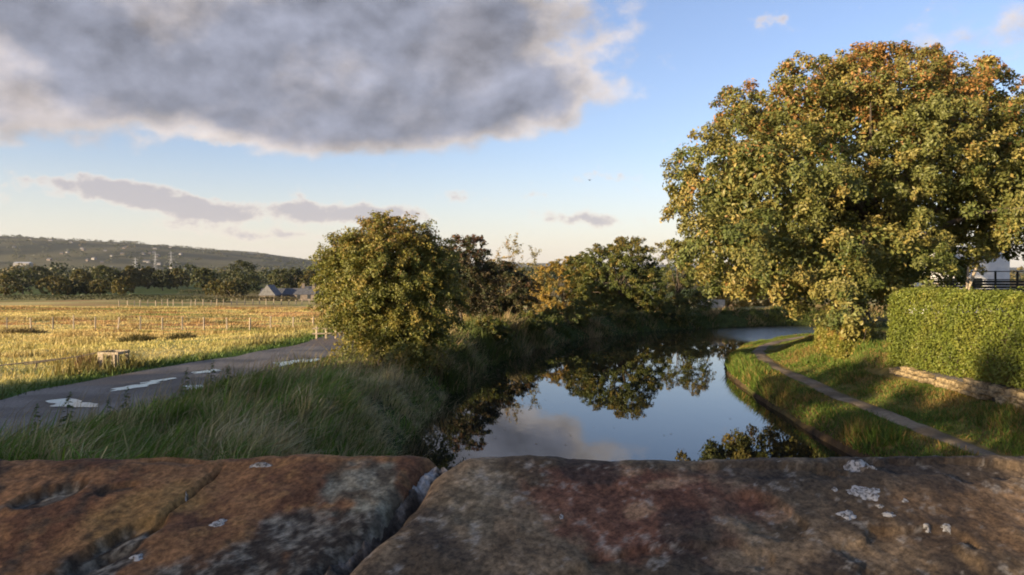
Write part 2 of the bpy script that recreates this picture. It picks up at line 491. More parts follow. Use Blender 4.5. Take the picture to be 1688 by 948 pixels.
def ribbon(P, offs, zfun, colfun, name, mat):
    d = np.gradient(P, axis=0); d = norm(d)
    nrm = np.stack([d[:, 1], -d[:, 0]], 1)
    V = []
    for k, o in enumerate(offs):
        Q = P + nrm * (o[:, None] if isinstance(o, np.ndarray) else o)
        V.append(np.column_stack([Q, zfun(Q[:, 0], Q[:, 1], k)]))
    V = np.stack(V, 1)
    n, m = V.shape[:2]
    jj = np.arange(n * m).reshape(n, m)
    q = np.stack([jj[:-1, :-1], jj[:-1, 1:], jj[1:, 1:], jj[1:, :-1]], -1).reshape(-1, 4)
    C = colfun(V[..., 0], V[..., 1], V[..., 2]) if colfun else None
    return link(name, mesh_np(name, V.reshape(-1, 3), [q], None if C is None else C.reshape(-1, 3), True), mat)

# water
o = ribbon(CENL, [-HALF - 0.5, -2.0, 2.0, HALF + 0.3], lambda x, y, k: np.zeros_like(x), None, 'canal_water', WATER)
tag(o, kind='structure')

# track
tl = len(TRACK); wob = (fbm(np.arange(tl) * 1.0, np.zeros(tl), 0.35, 3) - 0.5)
wob2 = (fbm(np.arange(tl) * 1.0, np.zeros(tl) + 30, 0.35, 3) - 0.5)
TR = resample(TRACK, 0.22)
k = np.linspace(0, tl - 1, len(TR))
w1 = -1.8 + 1.7 * np.interp(k, np.arange(tl), wob); w2 = 1.85 + 1.5 * np.interp(k, np.arange(tl), wob2)
def trackz(x, y, k): return height(x, y) + 0.045 - 0.02 * (k in (0, 18))
PUD = []
for (px, py, rx_, ry_, rot_) in [(117, 661, 0.74, 0.45, -0.35), (222, 634, 0.28, 0.8, -0.35), (262, 624, 0.2, 0.6, -0.45), (340, 608, 0.3, 0.5, -0.5), (328, 633, 0.33, 0.45, -0.6), (487, 591, 0.5, 1.0, -0.25)]:
    d_ = 3.16 * F / (py - 450); PUD.append(((px - 844) / F * d_, d_, rx_, ry_, rot_))
def trackc(x, y, z):
    n = fbm(x, y, 0.8, 4); n2 = fbm(x + 9, y, 0.25, 3)
    c = lerp(np.array([0.050, 0.046, 0.042]) * np.ones(x.shape + (3,)), np.array([0.14, 0.125, 0.108]), sstep(0.35, 0.68, n))
    c = lerp(c, np.array([0.12, 0.088, 0.058]), sstep(0.52, 0.68, n2) * 0.8)
    for (ux, uy, ra, rb, ro) in PUD:      # damp silt round each puddle
        p = ((x - ux) * math.cos(ro) + (y - uy) * math.sin(ro)) / (ra + 0.25); q = (-(x - ux) * math.sin(ro) + (y - uy) * math.cos(ro)) / (rb + 0.35)
        c = lerp(c, np.array([0.028, 0.024, 0.02]), sstep(1.25, 0.85, np.hypot(p, q) + (n - 0.5) * 0.9) * 0.85)
    return c
offs = [w1 + (w2 - w1) * t for t in np.linspace(0, 1, 19)]
tag(ribbon(TR, offs, trackz, trackc, 'track', TRACKM), kind='structure')

def blob_sheet(name, cx, cy, rx, ry, rot, z, mat, seed, rough=0.35, n=40, thick=0.0):
    rr = np.random.default_rng(seed)
    a = np.linspace(0, 2 * math.pi, n, endpoint=False)
    r = 1 + rough * sum(rr.normal() * np.sin(a * k + rr.random() * 6.28) / k for k in range(2, 14))
    x = np.cos(a) * rx * r; y = np.sin(a) * ry * r
    c, s_ = math.cos(rot), math.sin(rot)
    V = np.column_stack([cx + x * c - y * s_, cy + x * s_ + y * c, np.full(n, z)])
    return V
for i, (x, d, rx, ry, rot) in enumerate(PUD):
    V = blob_sheet('puddle', x, d, rx, ry, rot, 0, PUDDLE, 30 + i, 0.5, 72)
    zz = height(V[:, 0], V[:, 1]).mean() + 0.045 + 0.008
    oo = link('puddle', mesh_np('puddle', V - np.array([x, d, 0]), [np.arange(len(V))[None, :]]), PUDDLE, None, (x, d, zz))
    tag(oo, kind='structure')

# towpath: follows the canal 1.65 m from the right-hand edge
TP = CENL.copy(); dd = norm(np.gradient(TP, axis=0)); TP = TP + np.stack([dd[:, 1], -dd[:, 0]], 1) * (HALF + 1.62)
TP = resample(TP[(TP[:, 1] > 4) & (TP[:, 0] < 60)][::2], 0.4)
jit = (fbm(np.arange(len(TP)), np.zeros(len(TP)), 0.2, 3) - 0.5)
TP = TP + np.column_stack([jit * 0.5, 0 * jit])
wd = 0.20 + 0.14 * fbm(np.arange(len(TP)), np.zeros(len(TP)) + 7, 0.3, 3)
def pathz(x, y, k): return height(x, y) + (0.03 if k in (1, 2, 3) else 0.005)
def pathc(x, y, z):
    n = fbm(x, y, 1.2, 4)
    return lerp(np.array([0.13, 0.10, 0.065]) * np.ones(x.shape + (3,)), np.array([0.29, 0.225, 0.15]), sstep(0.3, 0.7, n))
tag(ribbon(TP, [-wd, -wd * 0.5, wd * 0, wd * 0.5, wd], pathz, pathc, 'towpath', PATHM), kind='structure')

# ------------------------------------------------------------------ bridge parapet we look over
def build_parapet():
    root = empty('bridge_parapet', (0, 0.7, 3.2))
    tag(root, 'mossy brown sandstone bridge parapet with broad coping stones across the foreground', 'parapet')
    # weathered coping: top tilts towards the lane (slope SL), metres throughout
    Y0, Y1, ZT, SL = 0.56, 0.945, 4.286, 0.364
    def SP(px, py):
        y = (CAMZ - ZT + Y1 * SL) / (SL + (py - 450) / F)
        return (px - 844) / F * y, y
    def skew(y): return -0.50 * (0.92 - y)
    def blot(xx, yy, px, py, rx, ry, rot, wob, soft=0.3):
        hx, hy = SP(px, py)
        c, s_ = math.cos(rot), math.sin(rot)
        p = ((xx - hx) * c + (yy - hy) * s_) / rx; q = (-(xx - hx) * s_ + (yy - hy) * c) / ry
        return sstep(1 + soft / 2, 1 - soft / 2, np.sqrt(p * p + q * q) + wob), q
    def stone(x0, x1, kind, seed, step=0.0024):
        nx = int((x1 - x0) / step); ny = int((Y1 - Y0) / step)
        if kind == 'plain': nx //= 5; ny //= 5
        U, T = np.meshgrid(np.linspace(0, 1, nx), np.linspace(0, 1, ny))
        yy = Y0 + T * (Y1 - Y0)
        xl = x0 + skew(yy) + 0.004 + (fbm(yy * 0 + seed, yy, 12, 3) - 0.5) * 0.022
        xr = x1 + skew(yy) - 0.004 + (fbm(yy * 0 + seed + 31, yy, 12, 3) - 0.5) * 0.022
        if kind == 'right':
            xl = xl + 0.035 * np.clip((T - 0.88) / 0.12, 0, 1) ** 2
        xx = xl + U * (xr - xl)
        wx = (fbm(xx + seed, yy, 3.0, 4) - 0.5); wx2 = fbm(xx - seed, yy, 9, 5) - 0.5; wx3 = fbm(xx, yy + seed, 40, 4) - 0.5; wx4 = fbm(xx + 2, yy + seed, 150, 3) - 0.5
        z = ZT - (Y1 - yy) * SL + wx * 0.014 + wx2 * 0.013 + wx3 * 0.0042 + wx4 * 0.0016
        dxl = (xx - xl); dxr = (xr - xx); dy1 = (Y1 - yy); dy0 = yy - Y0
        def rnd(d, r, dep): return -dep * (1 - np.sqrt(np.clip(1 - (1 - np.clip(d / r, 0, 1)) ** 2, 0, 1)))
        z = z + rnd(dxl, 0.032, 0.03) + rnd(dxr, 0.022, 0.022) + rnd(dy1, 0.03, 0.022) + rnd(dy0, 0.05, 0.05)
        wob = wx2 * 1.1 + wx3 * 0.7
        ones = np.ones(xx.shape + (3,))
        a = fbm(xx + 3 * seed, yy, 6, 5); b_ = fbm(xx, yy + seed, 18, 5); c_ = fbm(xx + 9, yy - seed, 55, 4); e_ = fbm(xx - 3, yy, 170, 3); g_ = fbm(xx + 1, yy + 4, 330, 2)
        if kind == 'left':
            sx_, sy_ = SP(352, 772); ex_, ey_ = SP(250, 864)
            t = np.clip((sy_ - yy) / (sy_ - ey_), -0.2, 1.2)
            cx = sx_ + (ex_ - sx_) * t + (fbm(yy, yy * 0, 30, 3) - 0.5) * 0.012
            on = sstep(ey_ - 0.012, ey_ + 0.012, yy) * sstep(sy_ + 0.02, sy_, yy)
            z = z - 0.013 * np.exp(-((xx - cx) / 0.0030) ** 2) * on - 0.005 * sstep(cx - 0.002, cx + 0.012, xx) * sstep(cx + 0.10, cx + 0.02, xx) * on
            for (px, py, ra, rb, rot, dep) in [(75, 812, 0.036, 0.014, 0.55, 0.010), (192, 802, 0.020, 0.010, 0.4, 0.006), (215, 878, 0.050, 0.018, 0.75, 0.012), (165, 915, 0.045, 0.016, 0.6, 0.009), (275, 756, 0.035, 0.010, 0, 0.006)]:
                m_, q = blot(xx, yy, px, py, ra, rb, rot, wob * 0.8, 0.25)
                z = z - dep * m_ * np.clip(0.65 + q * 0.45, 0.1, 1.0)
            C = lerp(np.array([0.135, 0.058, 0.028]) * ones, np.array([0.27, 0.125, 0.052]), sstep(0.36, 0.66, b_))
            C = lerp(C, np.array([0.36, 0.18, 0.065]), sstep(0.58, 0.75, c_) * 0.5)
            m_, q = blot(xx, yy, 235, 838, 0.055, 0.035, 0.6, wob * 1.2, 0.8); C = lerp(C, np.array([0.33, 0.18, 0.06]), m_ * 0.7)
            C = lerp(C, np.array([0.040, 0.030, 0.024]), sstep(0.54, 0.66, a * 0.5 + c_ * 0.5) * 0.8)
            blk = np.zeros(xx.shape)
            for (px, py, ra, rb, rot) in [(500, 900, 0.085, 0.055, 0.2), (420, 930, 0.12, 0.045, 0.3), (600, 860, 0.05, 0.05, 0.3), (215, 885, 0.05, 0.022, 0.7), (170, 925, 0.06, 0.02, 0.5), (75, 812, 0.035, 0.012, 0.5)]:
                m_, q = blot(xx, yy, px, py, ra, rb, rot, wob * 1.8, 0.5); blk = np.maximum(blk, m_)
            G = lerp(np.array([0.042, 0.034, 0.026]) * ones, np.array([0.21, 0.18, 0.14]), sstep(0.44, 0.70, c_ * 0.5 + e_ * 0.5))
            C = lerp(C, G, blk * 0.93)
            m_, q = blot(xx, yy, 612, 805, 0.058, 0.055, 0.2, wob * 1.3, 0.35)
            G2 = lerp(np.array([0.085, 0.070, 0.046]) * ones, np.array([0.25, 0.22, 0.155]), sstep(0.36, 0.64, c_))
            C = lerp(C, G2, m_ * 0.85)
        else:
            C = lerp(np.array([0.085, 0.062, 0.038]) * ones, np.array([0.20, 0.145, 0.088]), sstep(0.36, 0.64, b_))
            if kind == 'right':
                for (px, py, ra, rb, rot, dep) in [(1290, 775, 0.09, 0.014, -0.1, 0.006), (1265, 850, 0.03, 0.04, 0.8, 0.006), (1560, 770, 0.14, 0.02, 0, 0.007), (1080, 930, 0.09, 0.02, 0.2, 0.005), (1500, 920, 0.08, 0.04, 0.3, 0.005)]:
                    m_, q = blot(xx, yy, px, py, ra, rb, rot, wob * 1.5, 0.15)
                    z = z - dep * m_
                m_, q = blot(xx, yy, 1000, 815, 0.15, 0.05, 0.0, wob * 1.8, 0.7)
                C = lerp(C, lerp(np.array([0.105, 0.045, 0.028]) * ones, np.array([0.19, 0.085, 0.05]), sstep(0.4, 0.65, c_)), m_ * 0.88)
                m_, q = blot(xx, yy, 790, 830, 0.05, 0.08, -0.3, wob * 1.4, 0.6)
                C = lerp(C, lerp(np.array([0.10, 0.085, 0.056]) * ones, np.array([0.24, 0.20, 0.135]), sstep(0.4, 0.62, c_)), m_ * 0.8)
                for (px, py, ra, rb) in [(1055, 832, 0.014, 0.010), (1108, 790, 0.028, 0.008), (1110, 868, 0.010, 0.008), (1040, 774, 0.014, 0.008), (1185, 772, 0.012, 0.010), (1285, 838, 0.016, 0.010)]:
                    m_, q = blot(xx, yy, px, py, ra, rb, 0.2, wob * 1.6, 0.6); C = lerp(C, np.array([0.34, 0.21, 0.12]), m_ * 0.65)
                m_, q = blot(xx, yy, 1590, 840, 0.10, 0.06, 0.1, wob * 1.6, 0.8); C = lerp(C, np.array([0.20, 0.12, 0.06]), m_ * 0.5)
            C = lerp(C, np.array([0.034, 0.029, 0.025]), sstep(0.54, 0.66, fbm(xx + 5, yy + 2, 11, 5)) * 0.7)
            C = lerp(C, np.array([0.23, 0.215, 0.185]), sstep(0.60, 0.72, c_ * 0.5 + e_ * 0.5) * 0.6)
        C = C * (0.62 + 0.42 * sstep(0.25, 0.75, e_) + 0.34 * sstep(0.2, 0.8, g_))[..., None] * (np.array([0.86, 0.93, 0.92]) if kind == 'left' else np.array([1.12, 1.06, 0.95]))
        # outline along the far edge wavers
        yy = yy + (fbm(xx, xx * 0 + seed, 7, 4) - 0.5) * 0.035 * sstep(0.75, 1, T)
        V = np.stack([xx, yy, z], -1).reshape(-1, 3)
        I = np.arange(ny * nx).reshape(ny, nx)
        q = np.stack([I[:-1, :-1], I[:-1, 1:], I[1:, 1:], I[1:, :-1]], -1).reshape(-1, 4)
        loop = np.concatenate([I[0, :-1], I[:-1, -1], I[-1, :0:-1], I[:0:-1, 0]])
        low = V[loop].copy(); low[:, 2] = 4.0
        base = len(V) + np.arange(len(loop))
        sk = np.stack([loop, base, np.roll(base, -1), np.roll(loop, -1)], -1)
        V = np.vstack([V, low])
        C = np.vstack([C.reshape(-1, 3), C.reshape(-1, 3)[loop]])
        oo = link('coping_stone', mesh_np('coping_stone', local(V, root), [q, sk], C, True), STONE, root)
        return oo, xx, yy, z
    oL, lx, ly, lz = stone(-0.98, -0.092, 'left', 3)
    oR, rx, ry, rz = stone(-0.084, 0.92, 'right', 8)
    oL['label'] = 'rusty brown coping stone with a long slit and black weathering'
    oR['label'] = 'brown grey coping stone dotted with white lichen'
    for k, (a, b_) in enumerate([(-1.95, -1.0), (-2.9, -1.97), (-3.85, -2.92), (0.94, 1.9), (1.92, 2.9), (2.92, 3.9), (3.92, 4.9), (4.92, 5.9), (5.92, 6.9), (-4.8, -3.87), (-5.75, -4.82)]):
        stone(a, b_, 'plain', 20 + k)
    # crumbling mortar in the joint
    yy = np.linspace(0.58, 0.925, 150); w = np.linspace(0, 1, 18)
    Wg, Yg = np.meshgrid(w, yy)
    Xg = -0.0915 + skew(Yg) + (fbm(Yg, Yg * 0 + 4, 22, 3) - 0.5) * 0.014 + (Wg - 0.55) * 0.040
    Zg = ZT - (Y1 - Yg) * SL - 0.012 - 0.014 * (2 * Wg - 1) ** 2 + (fbm(Xg, Yg, 60, 4) - 0.5) * 0.020 + (fbm(Xg, Yg, 190, 3) - 0.5) * 0.012 - 0.02 * sstep(0.55, 0.9, Wg) * sstep(0.92, 0.86, Yg)
    I = np.arange(Zg.size).reshape(Zg.shape)
    q = np.stack([I[:-1, :-1], I[:-1, 1:], I[1:, 1:], I[1:, :-1]], -1).reshape(-1, 4)
    cc = lerp(np.array([0.05, 0.04, 0.03]) * np.ones(Xg.shape + (3,)), np.array([0.19, 0.155, 0.12]), sstep(0.42, 0.68, fbm(Xg, Yg, 90, 4)))
    cc = lerp(cc, np.array([0.40, 0.385, 0.35]), sstep(0.875, 0.895, Yg) * sstep(0.4, 0.55, fbm(Xg, Yg, 60, 3)) * 0.8)
    mo = link('mortar_joint', mesh_np('mortar_joint', local(np.stack([Xg, Yg, Zg], -1).reshape(-1, 3), root), [q], cc.reshape(-1, 3), True), STONE, root)
    mo['label'] = 'pale crumbling mortar between the coping stones'
    # lichen crusts
    LICH, nt, p_, nb = new_mat('white_lichen')
    tcx = nb.n('ShaderNodeTexCoord')
    f1 = nb.ramp(nb.noise(tcx.outputs['Object'], 260, 4, 0.6), 0.38, 0.56)
    nt.links.new(nb.mix(f1, (0.13, 0.115, 0.09, 1), (0.50, 0.475, 0.42, 1)), p_.inputs['Base Color'])
    p_.inputs['Roughness'].default_value = 0.95
    bpn = nb.n('ShaderNodeBump'); bpn.inputs['Strength'].default_value = 0.6; bpn.inputs['Distance'].default_value = 0.002
    nt.links.new(f1, bpn.inputs['Height']); nt.links.new(bpn.outputs[0], p_.inputs['Normal'])
    for k, (px, py, w, h) in enumerate([(1426, 813, 58, 26), (1397, 847, 32, 18), (1465, 850, 22, 12), (1415, 763, 46, 12), (1560, 868, 18, 10), (1492, 826, 12, 7), (925, 851, 9, 8), (1450, 835, 14, 7), (360, 859, 30, 16), (226, 913, 26, 12), (1376, 806, 10, 6), (430, 764, 40, 4), (308, 810, 6, 5), (1528, 868, 14, 7), (1440, 772, 22, 6)]):
        left = px < 720
        X, Y, Z = (lx, ly, lz) if left else (rx, ry, rz)
        x, d = SP(px, py)
        rr = np.random.default_rng(60 + k)
        n = 30; rings = 5
        a = np.linspace(0, 2 * math.pi, n, endpoint=False)
        wob = 1 + 0.2 * sum(rr.normal() * np.sin(a * j + rr.random() * 6.3) / math.sqrt(j) for j in range(2, 9)) * 0.8
        pts = []
        rw = w * d / F / 2; rh = abs(SP(px, py - h / 2)[1] - SP(px, py + h / 2)[1]) / 2
        for j in range(rings):
            f = (j + 0.001) / (rings - 1)
            pts.append(np.column_stack([x + np.cos(a) * rw * f * wob, d + np.sin(a) * rh * f * wob]))
        pts = np.vstack(pts)
        zz = np.empty(len(pts))
        iy = np.clip(((pts[:, 1] - Y0) / (Y1 - Y0) * (X.shape[0] - 1)).round().astype(int), 0, X.shape[0] - 1)
        for t in range(len(pts)):
            ix = np.argmin(np.abs(X[iy[t]] - pts[t, 0])); zz[t] = Z[iy[t], ix]
        fr = np.repeat(np.linspace(0, 1, rings), n)
        zz = zz + 0.0016 * (1 - fr ** 3) - 0.0012 * fr ** 6 + (fbm(pts[:, 0], pts[:, 1], 300, 2) - 0.5) * 0.0018
        V = np.column_stack([pts, zz])
        I = np.arange(rings * n).reshape(rings, n)
        q = np.stack([I[:-1], I[1:], np.roll(I[1:], -1, 1), np.roll(I[:-1], -1, 1)], -1).reshape(-1, 4)
        lo = link('lichen_patch', mesh_np('lichen_patch', local(V, root), [q], None, True), LICH, oL if left else oR)
    # wall body below the coping with the canal arch cut through
    def arch_wall(y0, y1, zt):
        xs = [-16, -7]; 
        a = np.linspace(math.pi, 0, 25)
        prof = [(-16, 0.4), (-7.2, 0.4)] + [(3.4 + 7.6 * math.cos(t), 0.2 + 2.7 * math.sin(t)) for t in a] + [(14, 0.4), (22, 0.4), (22, zt), (-16, zt)]
        import bmesh
        bm = bmesh.new()
        f = bm.faces.new([bm.verts.new((p[0], y0, p[1])) for p in prof])
        ex = bmesh.ops.extrude_face_region(bm, geom=[f])
        bmesh.ops.translate(bm, vec=(0, y1 - y0, 0), verts=[v for v in ex['geom'] if isinstance(v, bmesh.types.BMVert)])
        bmesh.ops.recalc_face_normals(bm, faces=bm.faces)
        me = bpy.data.meshes.new('wall_body'); bm.to_mesh(me); bm.free()
        return me
    me = arch_wall(0.60, 0.91, 4.02)
    me.transform(__import__('mathutils').Matrix.Translation((0, -0.7, -3.2)))
    link('wall_body', me, HSTONE, root)
    # the lane on the bridge behind the parapet, and the parapet on its other side
    V = np.array([(-16, -3.8, 3.2), (22, -3.8, 3.2), (22, 0.61, 3.2), (-16, 0.61, 3.2)])
    tag(link('bridge_lane', mesh_np('bridge_lane', V, [np.array([[0, 1, 2, 3]])], np.full((4, 3), 0.09)), TRACKM), kind='structure')
    me2 = arch_wall(-4.3, -3.8, 4.25)
    r2 = tag(link('bridge_parapet', me2, HSTONE), 'plain stone parapet on the far side of the bridge lane behind the viewer', 'parapet')
build_parapet()

# ------------------------------------------------------------------ foliage makers
def leaves(P, N, size, col, asp=0.62, fold=0.25):
    """folded diamond leaves"""
    n = len(P)
    N = norm(N)
    r = norm(np.cross(N, R.normal(size=(n, 3))))
    u = np.cross(N, r)
    s = (size * np.ones(n))[:, None]
    V = np.empty((n, 4, 3))
    V[:, 0] = P - u * s * 0.55
    V[:, 1] = P + r * s * asp * 0.5 + N * s * fold * 0.5
    V[:, 2] = P + u * s * 0.55
    V[:, 3] = P - r * s * asp * 0.5 + N * s * fold * 0.5
    I = np.arange(4 * n).reshape(n, 4)
    T = np.concatenate([I[:, [0, 1, 2]], I[:, [0, 2, 3]]])
    return V.reshape(-1, 3), T, np.repeat(col, 4, 0)

def tube(paths, sides=7):
    """paths: list of (pts (n,3), radii (n))"""
    Vs, Fs, base = [], [], 0
    for P, rad in paths:
        P = np.asarray(P, float); n = len(P)
        d = norm(np.gradient(P, axis=0))
        ref = np.where(np.abs(d[:, 2:3]) > 0.9, np.array([[1.0, 0, 0]]), np.array([[0, 0, 1.0]]))
        a = norm(np.cross(d, ref)); b_ = np.cross(d, a)
        t = np.linspace(0, 2 * math.pi, sides, endpoint=False)
        ring = P[:, None, :] + (a[:, None, :] * np.cos(t)[None, :, None] + b_[:, None, :] * np.sin(t)[None, :, None]) * np.asarray(rad)[:, None, None]
        I = base + np.arange(n * sides).reshape(n, sides)
        Fs.append(np.stack([I[:-1], np.roll(I[:-1], -1, 1), np.roll(I[1:], -1, 1), I[1:]], -1).reshape(-1, 4))
        Vs.append(ring.reshape(-1, 3)); base += n * sides
    return np.vstack(Vs), [np.vstack(Fs)]

def lobe_points(lobes, n, lo=0.72, hi=1.0, upbias=0.0):
    """points near the outer surface of a union of ellipsoids, with outward direction"""
    L = np.array(lobes, float)
    area = (L[:, 3] * L[:, 4] + L[:, 4] * L[:, 5] + L[:, 3] * L[:, 5])
    out, dirs = [], []
    got = 0
    while got < n:
        m = n * 3
        k = R.choice(len(L), m, p=area / area.sum())
        d = norm(R.normal(size=(m, 3)) + np.array([0, 0, upbias]))
        f = R.uniform(lo, hi, m) ** 0.6
        p = L[k, :3] + d * L[k, 3:] * f[:, None]
        ok = np.ones(m, bool)
        for j in range(len(L)):
            q = (((p - L[j, :3]) / L[j, 3:]) ** 2).sum(1)
            ok &= (q > lo * lo * 0.75) | (k == j)
        out.append(p[ok]); dirs.append(norm(d / L[k, 3:] * L[k, 3:].mean())[ok]); got += ok.sum()
    return np.vstack(out)[:n], np.vstack(dirs)[:n]

def crown_mesh(name, lobes, ncl, per, crad, leaf, palette, droop=0.3, spray=0.6, upb=0.25, inner=0.25, flat=0.75, lo=0.72, jitter=0.5, zmin=None, fill=0, fill_lobes=None, shoots=0):
    """clusters of leaves hung on short arching sprays over a lobed crown; returns mesh data and cluster centres"""
    P, D = lobe_points(lobes, ncl, lo, 1.0, upb)
    ni = int(ncl * inner)
    if ni:
        P2, D2 = lobe_points(lobes, ni, 0.3, lo, upb)
        P = np.vstack([P, P2]); D = np.vstack([D, D2])
    n = len(P)
    cr = crad * R.uniform(0.6, 1.35, n)
    tone = R.random(n)
    m = R.poisson(per * (cr / crad) ** 1.6)
    k = np.repeat(np.arange(n), m)
    t = R.random(len(k))
    # spray axis: outward, drooping with t
    side = norm(D + R.normal(size=D.shape) * jitter)
    off = side[k] * (t * 2 - 0.6)[:, None] * cr[k][:, None] * spray
    off[:, 2] -= droop * (np.clip(t - 0.3, 0, 1) ** 1.5) * cr[k] * 1.6
    g = R.normal(size=(len(k), 3)); g = norm(g) * (R.random(len(k)) ** 0.45)[:, None]
    g[:, 2] *= flat
    taper = (1.05 - 0.55 * t)[:, None]
    pos = P[k] + off + g * cr[k][:, None] * taper * (0.75 if spray > 0.8 else 0.9)
    nn = norm(D[k] * 0.55 + np.array([0, 0, 0.45]) + g * 0.5 + R.normal(size=g.shape) * 0.55)
    tn = tone[k]
    sz = leaf * R.uniform(0.65, 1.3, len(pos))
    if shoots:  # long arching shoots breaking the outline
        P4, D4 = lobe_points(lobes, shoots, 0.92, 1.0, 0.5)
        ln = R.uniform(0.5, 1.5, shoots) * crad * 2.2
        k4 = np.repeat(np.arange(shoots), 34); t4 = R.random(len(k4))
        dr4 = norm(D4 + R.normal(size=D4.shape) * 0.45 + np.array([0, 0, 0.35]))
        p4 = P4[k4] + dr4[k4] * (t4 * ln[k4])[:, None] + R.normal(size=(len(k4), 3)) * 0.045
        p4[:, 2] -= (t4 ** 2) * ln[k4] * 0.55
        pos = np.vstack([pos, p4]); nn = np.vstack([nn, norm(R.normal(size=p4.shape) + np.array([0, 0, 0.6]))])
        tn = np.append(tn, R.random(shoots)[k4]); sz = np.append(sz, leaf * R.uniform(0.6, 1.1, len(k4)))
    if fill:    # inner foliage behind the outer sprays
        P3, D3 = lobe_points(fill_lobes or lobes, fill, 0.25, 0.74, 0.1)
        pos = np.vstack([pos, P3]); nn = np.vstack([nn, norm(D3 + R.normal(size=D3.shape) * 0.6)])
        tn = np.append(tn, R.random(fill)); sz = np.append(sz, leaf * R.uniform(1.1, 1.7, fill))
    col = palette(pos, tn, R.random(len(pos)))
    return leaves(pos, nn, sz, col), P

def pal(cols, probs, var=0.3, topc=None, z0=0, z1=1, topw=0.0):
    cols = np.array(cols, float); cp = np.cumsum(np.array(probs) / sum(probs))
    def f(pos, tone, rnd):
        tt = np.clip(tone * 0.75 + rnd * 0.25, 0, 0.9999)
        c = cols[np.searchsorted(cp, tt)]
        if topc is not None:
            h = np.clip((pos[:, 2] - z0) / (z1 - z0), 0, 1)
            c = lerp(c, np.array(topc, float), ((rnd * 0.4 + tone * 0.6) < topw * h) * 0.8)
        return c * (1 - var + 2 * var * R.random(len(pos)))[:, None]
    return f

def make_tree(name, label, cat, base, lobes, ncl, per, crad, leaf, palette, trunk_r=0.2, group=None, limbs=9, leafmat=None, stems=1, crown_name='crown', twigs=0, lean=(0, 0), **kw):
    root = empty(name, tuple(base))
    tag(root, label, cat, group)
    (V, T, C), P = crown_mesh(name, lobes, ncl, per, crad, leaf, palette, **kw)
    link(crown_name, mesh_np(name + '_' + crown_name, local(V, root), [T], C), leafmat or LEAF, root)
    base = np.array(base, float)
    L = np.array(lobes, float)
    top = L[np.argmax(L[:, 2]), :3]
    paths = []
    cz = L[:, 2].mean()
    forks = []
    for s_ in range(stems):
        b0 = base + np.array([R.normal() * 0.25 * (stems > 1), R.normal() * 0.25 * (stems > 1), -0.15])
        tp = np.array([L[:, 0].mean() + lean[0] + R.normal() * 0.5 * (stems > 1), L[:, 1].mean() + lean[1], base[2] + (cz - base[2]) * 0.75])
        t = np.linspace(0, 1, 9)[:, None]
        pts = b0 * (1 - t) + tp * t + np.concatenate([R.normal(size=(9, 2)) * trunk_r * 0.35 * np.sin(t * math.pi), np.zeros((9, 1))], 1)
        rad = trunk_r / math.sqrt(stems) * (1 - 0.55 * t[:, 0]) * (1 + 0.6 * np.exp(-t[:, 0] * 12))
        paths.append((pts, rad)); forks.append((pts, rad))
    pick = R.choice(len(P), min(len(P), limbs + twigs), replace=False)
    for j, c in enumerate(pick):
        pts, rad = forks[j % len(forks)]
        i = R.integers(3, 9); i = min(i, 8)
        a = pts[i]; e = P[c] * 0.93 + a * 0.07
        t = np.linspace(0, 1, 7)[:, None]
        bow = np.array([0, 0, 1.0]) * np.sin(t * math.pi) * np.linalg.norm(e - a) * 0.12
        r0 = rad[i] * (0.6 if j < limbs else 0.22)
        paths.append((a * (1 - t) + e * t + bow + R.normal(size=(7, 3)) * 0.03 * np.sin(t * math.pi), r0 * (1 - 0.88 * t[:, 0]) + 0.004))
    V, Fq = tube(paths, 7)
    link('trunk', mesh_np(name + '_trunk', local(V, root), Fq, None, True), BARK, root)
    return root

def L(px, py, d, rpx, rpz, ry):
    p = at(px, py, d)
    return (p[0], p[1], p[2], rpx * d / F, ry, rpz * d / F)

def gz(x, y): return float(height(np.array([x]), np.array([y]))[0])

# --- the great tree on the right bank
core = [L(1420, 300, 41, 225, 185, 6.6), L(1250, 330, 37, 120, 120, 4.6), L(1205, 410, 35.5, 84, 70, 3.6), L(1560, 285, 41, 150, 125, 6.0), L(1315, 200, 41, 115, 78, 5.0), L(1470, 165, 42, 125, 68, 5.0),
       L(1300, 440, 35, 105, 62, 3.4), L(1430, 415, 35.5, 95, 56, 3.2), L(1645, 315, 38, 100, 75, 4.0), L(1730, 290, 41, 130, 110, 5), L(1585, 190, 43, 80, 60, 4.0), L(1190, 330, 37, 52, 58, 2.7)]
sp, sdir = lobe_points(core, 260, 0.9, 1.0, 0.05)
keep = []
for i in range(len(sp)):      # boughs bulge out of the crown with dark clefts between them
    if all(np.linalg.norm(sp[i] - sp[j]) > 1.6 for j in keep): keep.append(i)
lob = [tuple(sp[i] - sdir[i] * 0.5) + (r_, r_, r_ * 0.82) for i, r_ in zip(keep, R.uniform(1.25, 2.0, len(keep)))]
lob += [L(1670, 385, 38, 50, 26, 1.6), L(1630, 375, 39, 50, 30, 1.8), L(1520, 440, 37, 30, 28, 1.2), L(1400, 512, 30, 34, 44, 1.3), L(1385, 470, 31.5, 40, 40, 1.4), L(1428, 500, 30.5, 26, 45, 1.1)]
P_big = pal([(0.095, 0.118, 0.03), (0.145, 0.155, 0.042), (0.215, 0.195, 0.054), (0.31, 0.24, 0.068), (0.34, 0.18, 0.062)], [3.2, 3.6, 2.6, 1.2, 0.35], 0.3, (0.36, 0.18, 0.06), 8, 16.5, 0.5)
bx, by = 18.2, 41.0
make_tree('sycamore_tree', 'huge rounded broadleaf tree turning gold, overhanging the right bank of the canal', 'tree', (bx, by, gz(bx, by)), lob, 1550, 132, 0.56, 0.168, P_big,
          trunk_r=0.55, limbs=40, droop=0.35, spray=0.55, inner=0.3, flat=0.85, upb=0.15, lo=0.8, fill=40000, fill_lobes=core)

